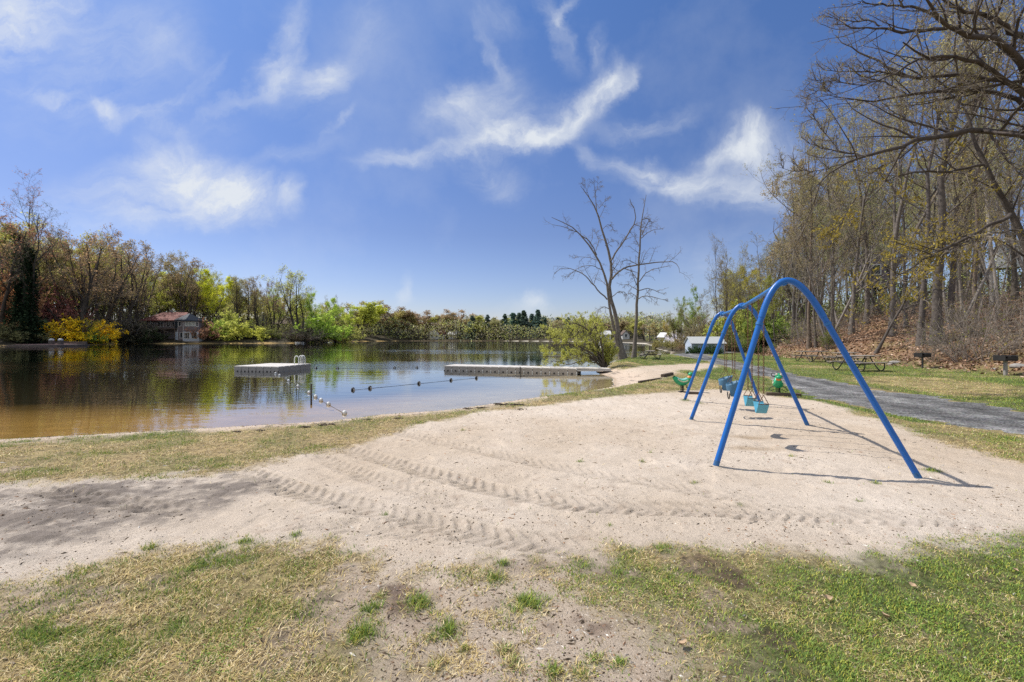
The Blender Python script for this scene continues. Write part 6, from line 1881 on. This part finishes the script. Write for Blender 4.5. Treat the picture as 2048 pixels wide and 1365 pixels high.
# cirrus: soft streaks placed by compass direction, frayed by noise
ymax = nd(nt, 'Math', operation='MAXIMUM'); ymax.inputs[1].default_value = .02; L(sep.outputs['Y'], ymax.inputs[0])
du = nd(nt, 'Math', operation='DIVIDE'); L(sep.outputs['X'], du.inputs[0]); L(ymax.outputs[0], du.inputs[1])
dw = nd(nt, 'Math', operation='DIVIDE'); L(sep.outputs['Z'], dw.inputs[0]); L(ymax.outputs[0], dw.inputs[1])
uv = nt.nodes.new('ShaderNodeCombineXYZ'); L(du.outputs[0], uv.inputs[0]); L(dw.outputs[0], uv.inputs[1])
wn = nd(nt, 'TexNoise', i_Scale=5.0, i_Detail=7.0, i_Roughness=.62); L(uv.outputs[0], wn.inputs['Vector'])
ws = nd(nt, 'VectorMath', operation='SUBTRACT'); ws.inputs[1].default_value = (.5, .5, .5); L(wn.outputs['Color'], ws.inputs[0])
wm = nd(nt, 'VectorMath', operation='SCALE'); wm.inputs['Scale'].default_value = .16; L(ws.outputs[0], wm.inputs[0])
wa = nd(nt, 'VectorMath', operation='ADD'); L(uv.outputs[0], wa.inputs[0]); L(wm.outputs[0], wa.inputs[1])
wl = nd(nt, 'TexNoise', i_Scale=1.6, i_Detail=3.0, i_Roughness=.5); L(uv.outputs[0], wl.inputs['Vector'])
wl2 = nd(nt, 'VectorMath', operation='SUBTRACT'); wl2.inputs[1].default_value = (.5, .5, .5); L(wl.outputs['Color'], wl2.inputs[0])
wl3 = nd(nt, 'VectorMath', operation='SCALE'); wl3.inputs['Scale'].default_value = .40; L(wl2.outputs[0], wl3.inputs[0])
wa2 = nd(nt, 'VectorMath', operation='ADD'); L(uv.outputs[0], wa2.inputs[0]); L(wl3.outputs[0], wa2.inputs[1])
wm3 = nd(nt, 'VectorMath', operation='SCALE'); wm3.inputs['Scale'].default_value = .15; L(ws.outputs[0], wm3.inputs[0])
wa3 = nd(nt, 'VectorMath', operation='ADD'); L(wa2.outputs[0], wa3.inputs[0]); L(wm3.outputs[0], wa3.inputs[1])
CL = [(30, 25, 28, 190, 62, 1.0), (235, 65, -12, 190, 80, .30), (345, 90, -60, 120, 36, .30), (130, 160, 0, 260, 90, .22), (215, 220, -38, 60, 20, .75), (120, 192, -12, 150, 15, .40), (335, 208, 22, 120, 12, .45), (420, 155, 40, 55, 10, .3),
      (310, 240, -25, 70, 16, .35), (575, 90, 75, 120, 22, .5), (545, 155, 62, 70, 20, .45), (475, 195, 16, 100, 12, .38), (655, 138, 22, 80, 30, .55), (595, 165, 5, 100, 48, .32), (745, 60, 80, 100, 42, .24), (680, 238, 42, 60, 7, .35),
      (590, 297, 10, 100, 16, .28), (335, 325, -52, 70, 46, .55), (430, 372, -12, 165, 52, 1.0), (500, 402, -25, 70, 36, .6), (583, 385, 65, 58, 32, .9), (240, 388, 10, 200, 48, .5), (330, 425, 3, 200, 26, .45), (400, 250, 5, 120, 40, .2),
      (830, 308, 3, 140, 18, .7), (930, 245, -52, 110, 55, .5), (905, 200, 25, 45, 28, .4), (1000, 225, -10, 120, 75, .45), (1060, 272, 13, 180, 26, .85), (1155, 215, 38, 115, 30, .95), (1225, 162, 58, 75, 26, .9), (985, 108, -65, 85, 15, .5),
      (1000, 40, -40, 70, 22, .28), (1110, 65, -62, 95, 15, .4), (1122, 35, 66, 48, 9, .5), (1192, 100, 72, 60, 16, .45), (1295, 245, 15, 110, 18, .5), (985, 360, -15, 90, 30, .45), (1270, 140, 62, 50, 12, .4), (1485, 285, 48, 78, 46, 1.0),
      (1300, 350, -10, 130, 24, .85), (1425, 325, 22, 100, 22, .7), (1470, 388, -14, 150, 26, .85), (1545, 345, 68, 90, 60, .55), (1170, 308, -32, 36, 16, .35), (817, 576, 75, 38, 14, .75), (1067, 610, 72, 34, 22, .85), (1030, 612, 20, 80, 18, .3), (1420, 520, 20, 120, 40, .2)]
accs = [None, None, None]
for cx, cy, a, la, lb, s in CL:
    mp = nd(nt, 'Mapping'); mp.vector_type = 'TEXTURE'
    mp.inputs['Location'].default_value = ((cx - 1024) / F, (HY - cy) / F, 0); mp.inputs['Rotation'].default_value = (0, 0, math.radians(a)); mp.inputs['Scale'].default_value = (la / F * 1.25, lb / F * 1.9, 1)
    L(wa.outputs[0], mp.inputs[0])
    ln = nd(nt, 'VectorMath', operation='LENGTH'); L(mp.outputs[0], ln.inputs[0])
    mr = nd(nt, 'MapRange', i_1=1.0, i_2=0.0, i_3=0., i_4=s * .86, interpolation_type='SMOOTHSTEP'); L(ln.outputs['Value'], mr.inputs[0])
    k = 1 if a > 35 else (2 if a < -35 else 0)
    if accs[k] is None: accs[k] = mr.outputs[0]
    else:
        ad = nd(nt, 'Math', operation='ADD'); L(accs[k], ad.inputs[0]); L(mr.outputs[0], ad.inputs[1]); accs[k] = ad.outputs[0]
# wispy fibres running along each set of streaks
cm = None
for k, (an, sx, sy) in enumerate([(8, 3.4, 11), (60, 3.4, 9), (-55, 3.4, 9)]):
    mf = nd(nt, 'Mapping'); mf.inputs['Rotation'].default_value = (0, 0, math.radians(-an)); mf.inputs['Scale'].default_value = (sx, sy, 1); mf.inputs['Location'].default_value = (k * 3.1, k * 1.7, 0)
    rot = nd(nt, 'VectorRotate', rotation_type='Z_AXIS'); rot.inputs['Angle'].default_value = math.radians(-an); L(wa3.outputs[0], rot.inputs['Vector'])
    mf.inputs['Rotation'].default_value = (0, 0, 0); L(rot.outputs[0], mf.inputs[0])
    fn = nd(nt, 'TexNoise', i_Scale=1.25, i_Detail=10.0, i_Roughness=.66); L(mf.outputs[0], fn.inputs['Vector'])
    fm = nd(nt, 'MapRange', i_1=.30, i_2=.70, i_3=.0, i_4=1.25); L(fn.outputs['Fac'], fm.inputs[0])
    mu = nd(nt, 'Math', operation='MULTIPLY'); L(accs[k], mu.inputs[0]); L(fm.outputs[0], mu.inputs[1])
    sq = nd(nt, 'Math', operation='MULTIPLY'); L(accs[k], sq.inputs[0]); L(accs[k], sq.inputs[1])
    s2 = nd(nt, 'Math', operation='MULTIPLY'); s2.inputs[1].default_value = .14; L(sq.outputs[0], s2.inputs[0])
    sm = nd(nt, 'Math', operation='ADD'); L(mu.outputs[0], sm.inputs[0]); L(s2.outputs[0], sm.inputs[1])
    if cm is None: cm = sm
    else:
        a2 = nd(nt, 'Math', operation='ADD'); L(cm.outputs[0], a2.inputs[0]); L(sm.outputs[0], a2.inputs[1]); cm = a2
# thin general veil, plus a bright unseen one added behind the camera for fill
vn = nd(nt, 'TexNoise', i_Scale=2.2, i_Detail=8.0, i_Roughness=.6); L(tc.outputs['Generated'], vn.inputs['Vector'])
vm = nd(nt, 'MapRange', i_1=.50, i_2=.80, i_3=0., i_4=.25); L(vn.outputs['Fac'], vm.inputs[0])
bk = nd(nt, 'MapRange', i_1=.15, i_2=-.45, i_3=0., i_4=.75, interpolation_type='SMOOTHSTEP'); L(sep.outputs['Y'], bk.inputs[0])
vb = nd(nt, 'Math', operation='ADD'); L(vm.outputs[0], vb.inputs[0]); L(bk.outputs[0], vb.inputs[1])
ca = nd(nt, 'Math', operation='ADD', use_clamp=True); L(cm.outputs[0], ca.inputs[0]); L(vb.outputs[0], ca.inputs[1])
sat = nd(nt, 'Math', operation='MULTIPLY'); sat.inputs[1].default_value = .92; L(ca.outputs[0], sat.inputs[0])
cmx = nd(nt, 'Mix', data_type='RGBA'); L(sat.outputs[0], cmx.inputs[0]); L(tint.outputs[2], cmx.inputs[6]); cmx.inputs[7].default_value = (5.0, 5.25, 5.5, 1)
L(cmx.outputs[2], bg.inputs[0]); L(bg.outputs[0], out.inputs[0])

# ------------------------------------------------------------------ render settings
vs = sc.view_settings
sc.display_settings.display_device = 'sRGB'
vs.view_transform = 'Standard'; vs.look = 'None'; vs.exposure = .30; vs.gamma = 1; vs.use_curve_mapping = False
sc.cycles.use_denoising = False; sc.cycles.max_bounces = 6; sc.cycles.transparent_max_bounces = 12; sc.cycles.diffuse_bounces = 2; sc.cycles.glossy_bounces = 3
sc.cycles.sample_clamp_indirect = 4.0; sc.cycles.sample_clamp_direct = 14.0
sc.cycles.caustics_reflective = False; sc.cycles.caustics_refractive = False
sc.cycles.use_adaptive_sampling = False
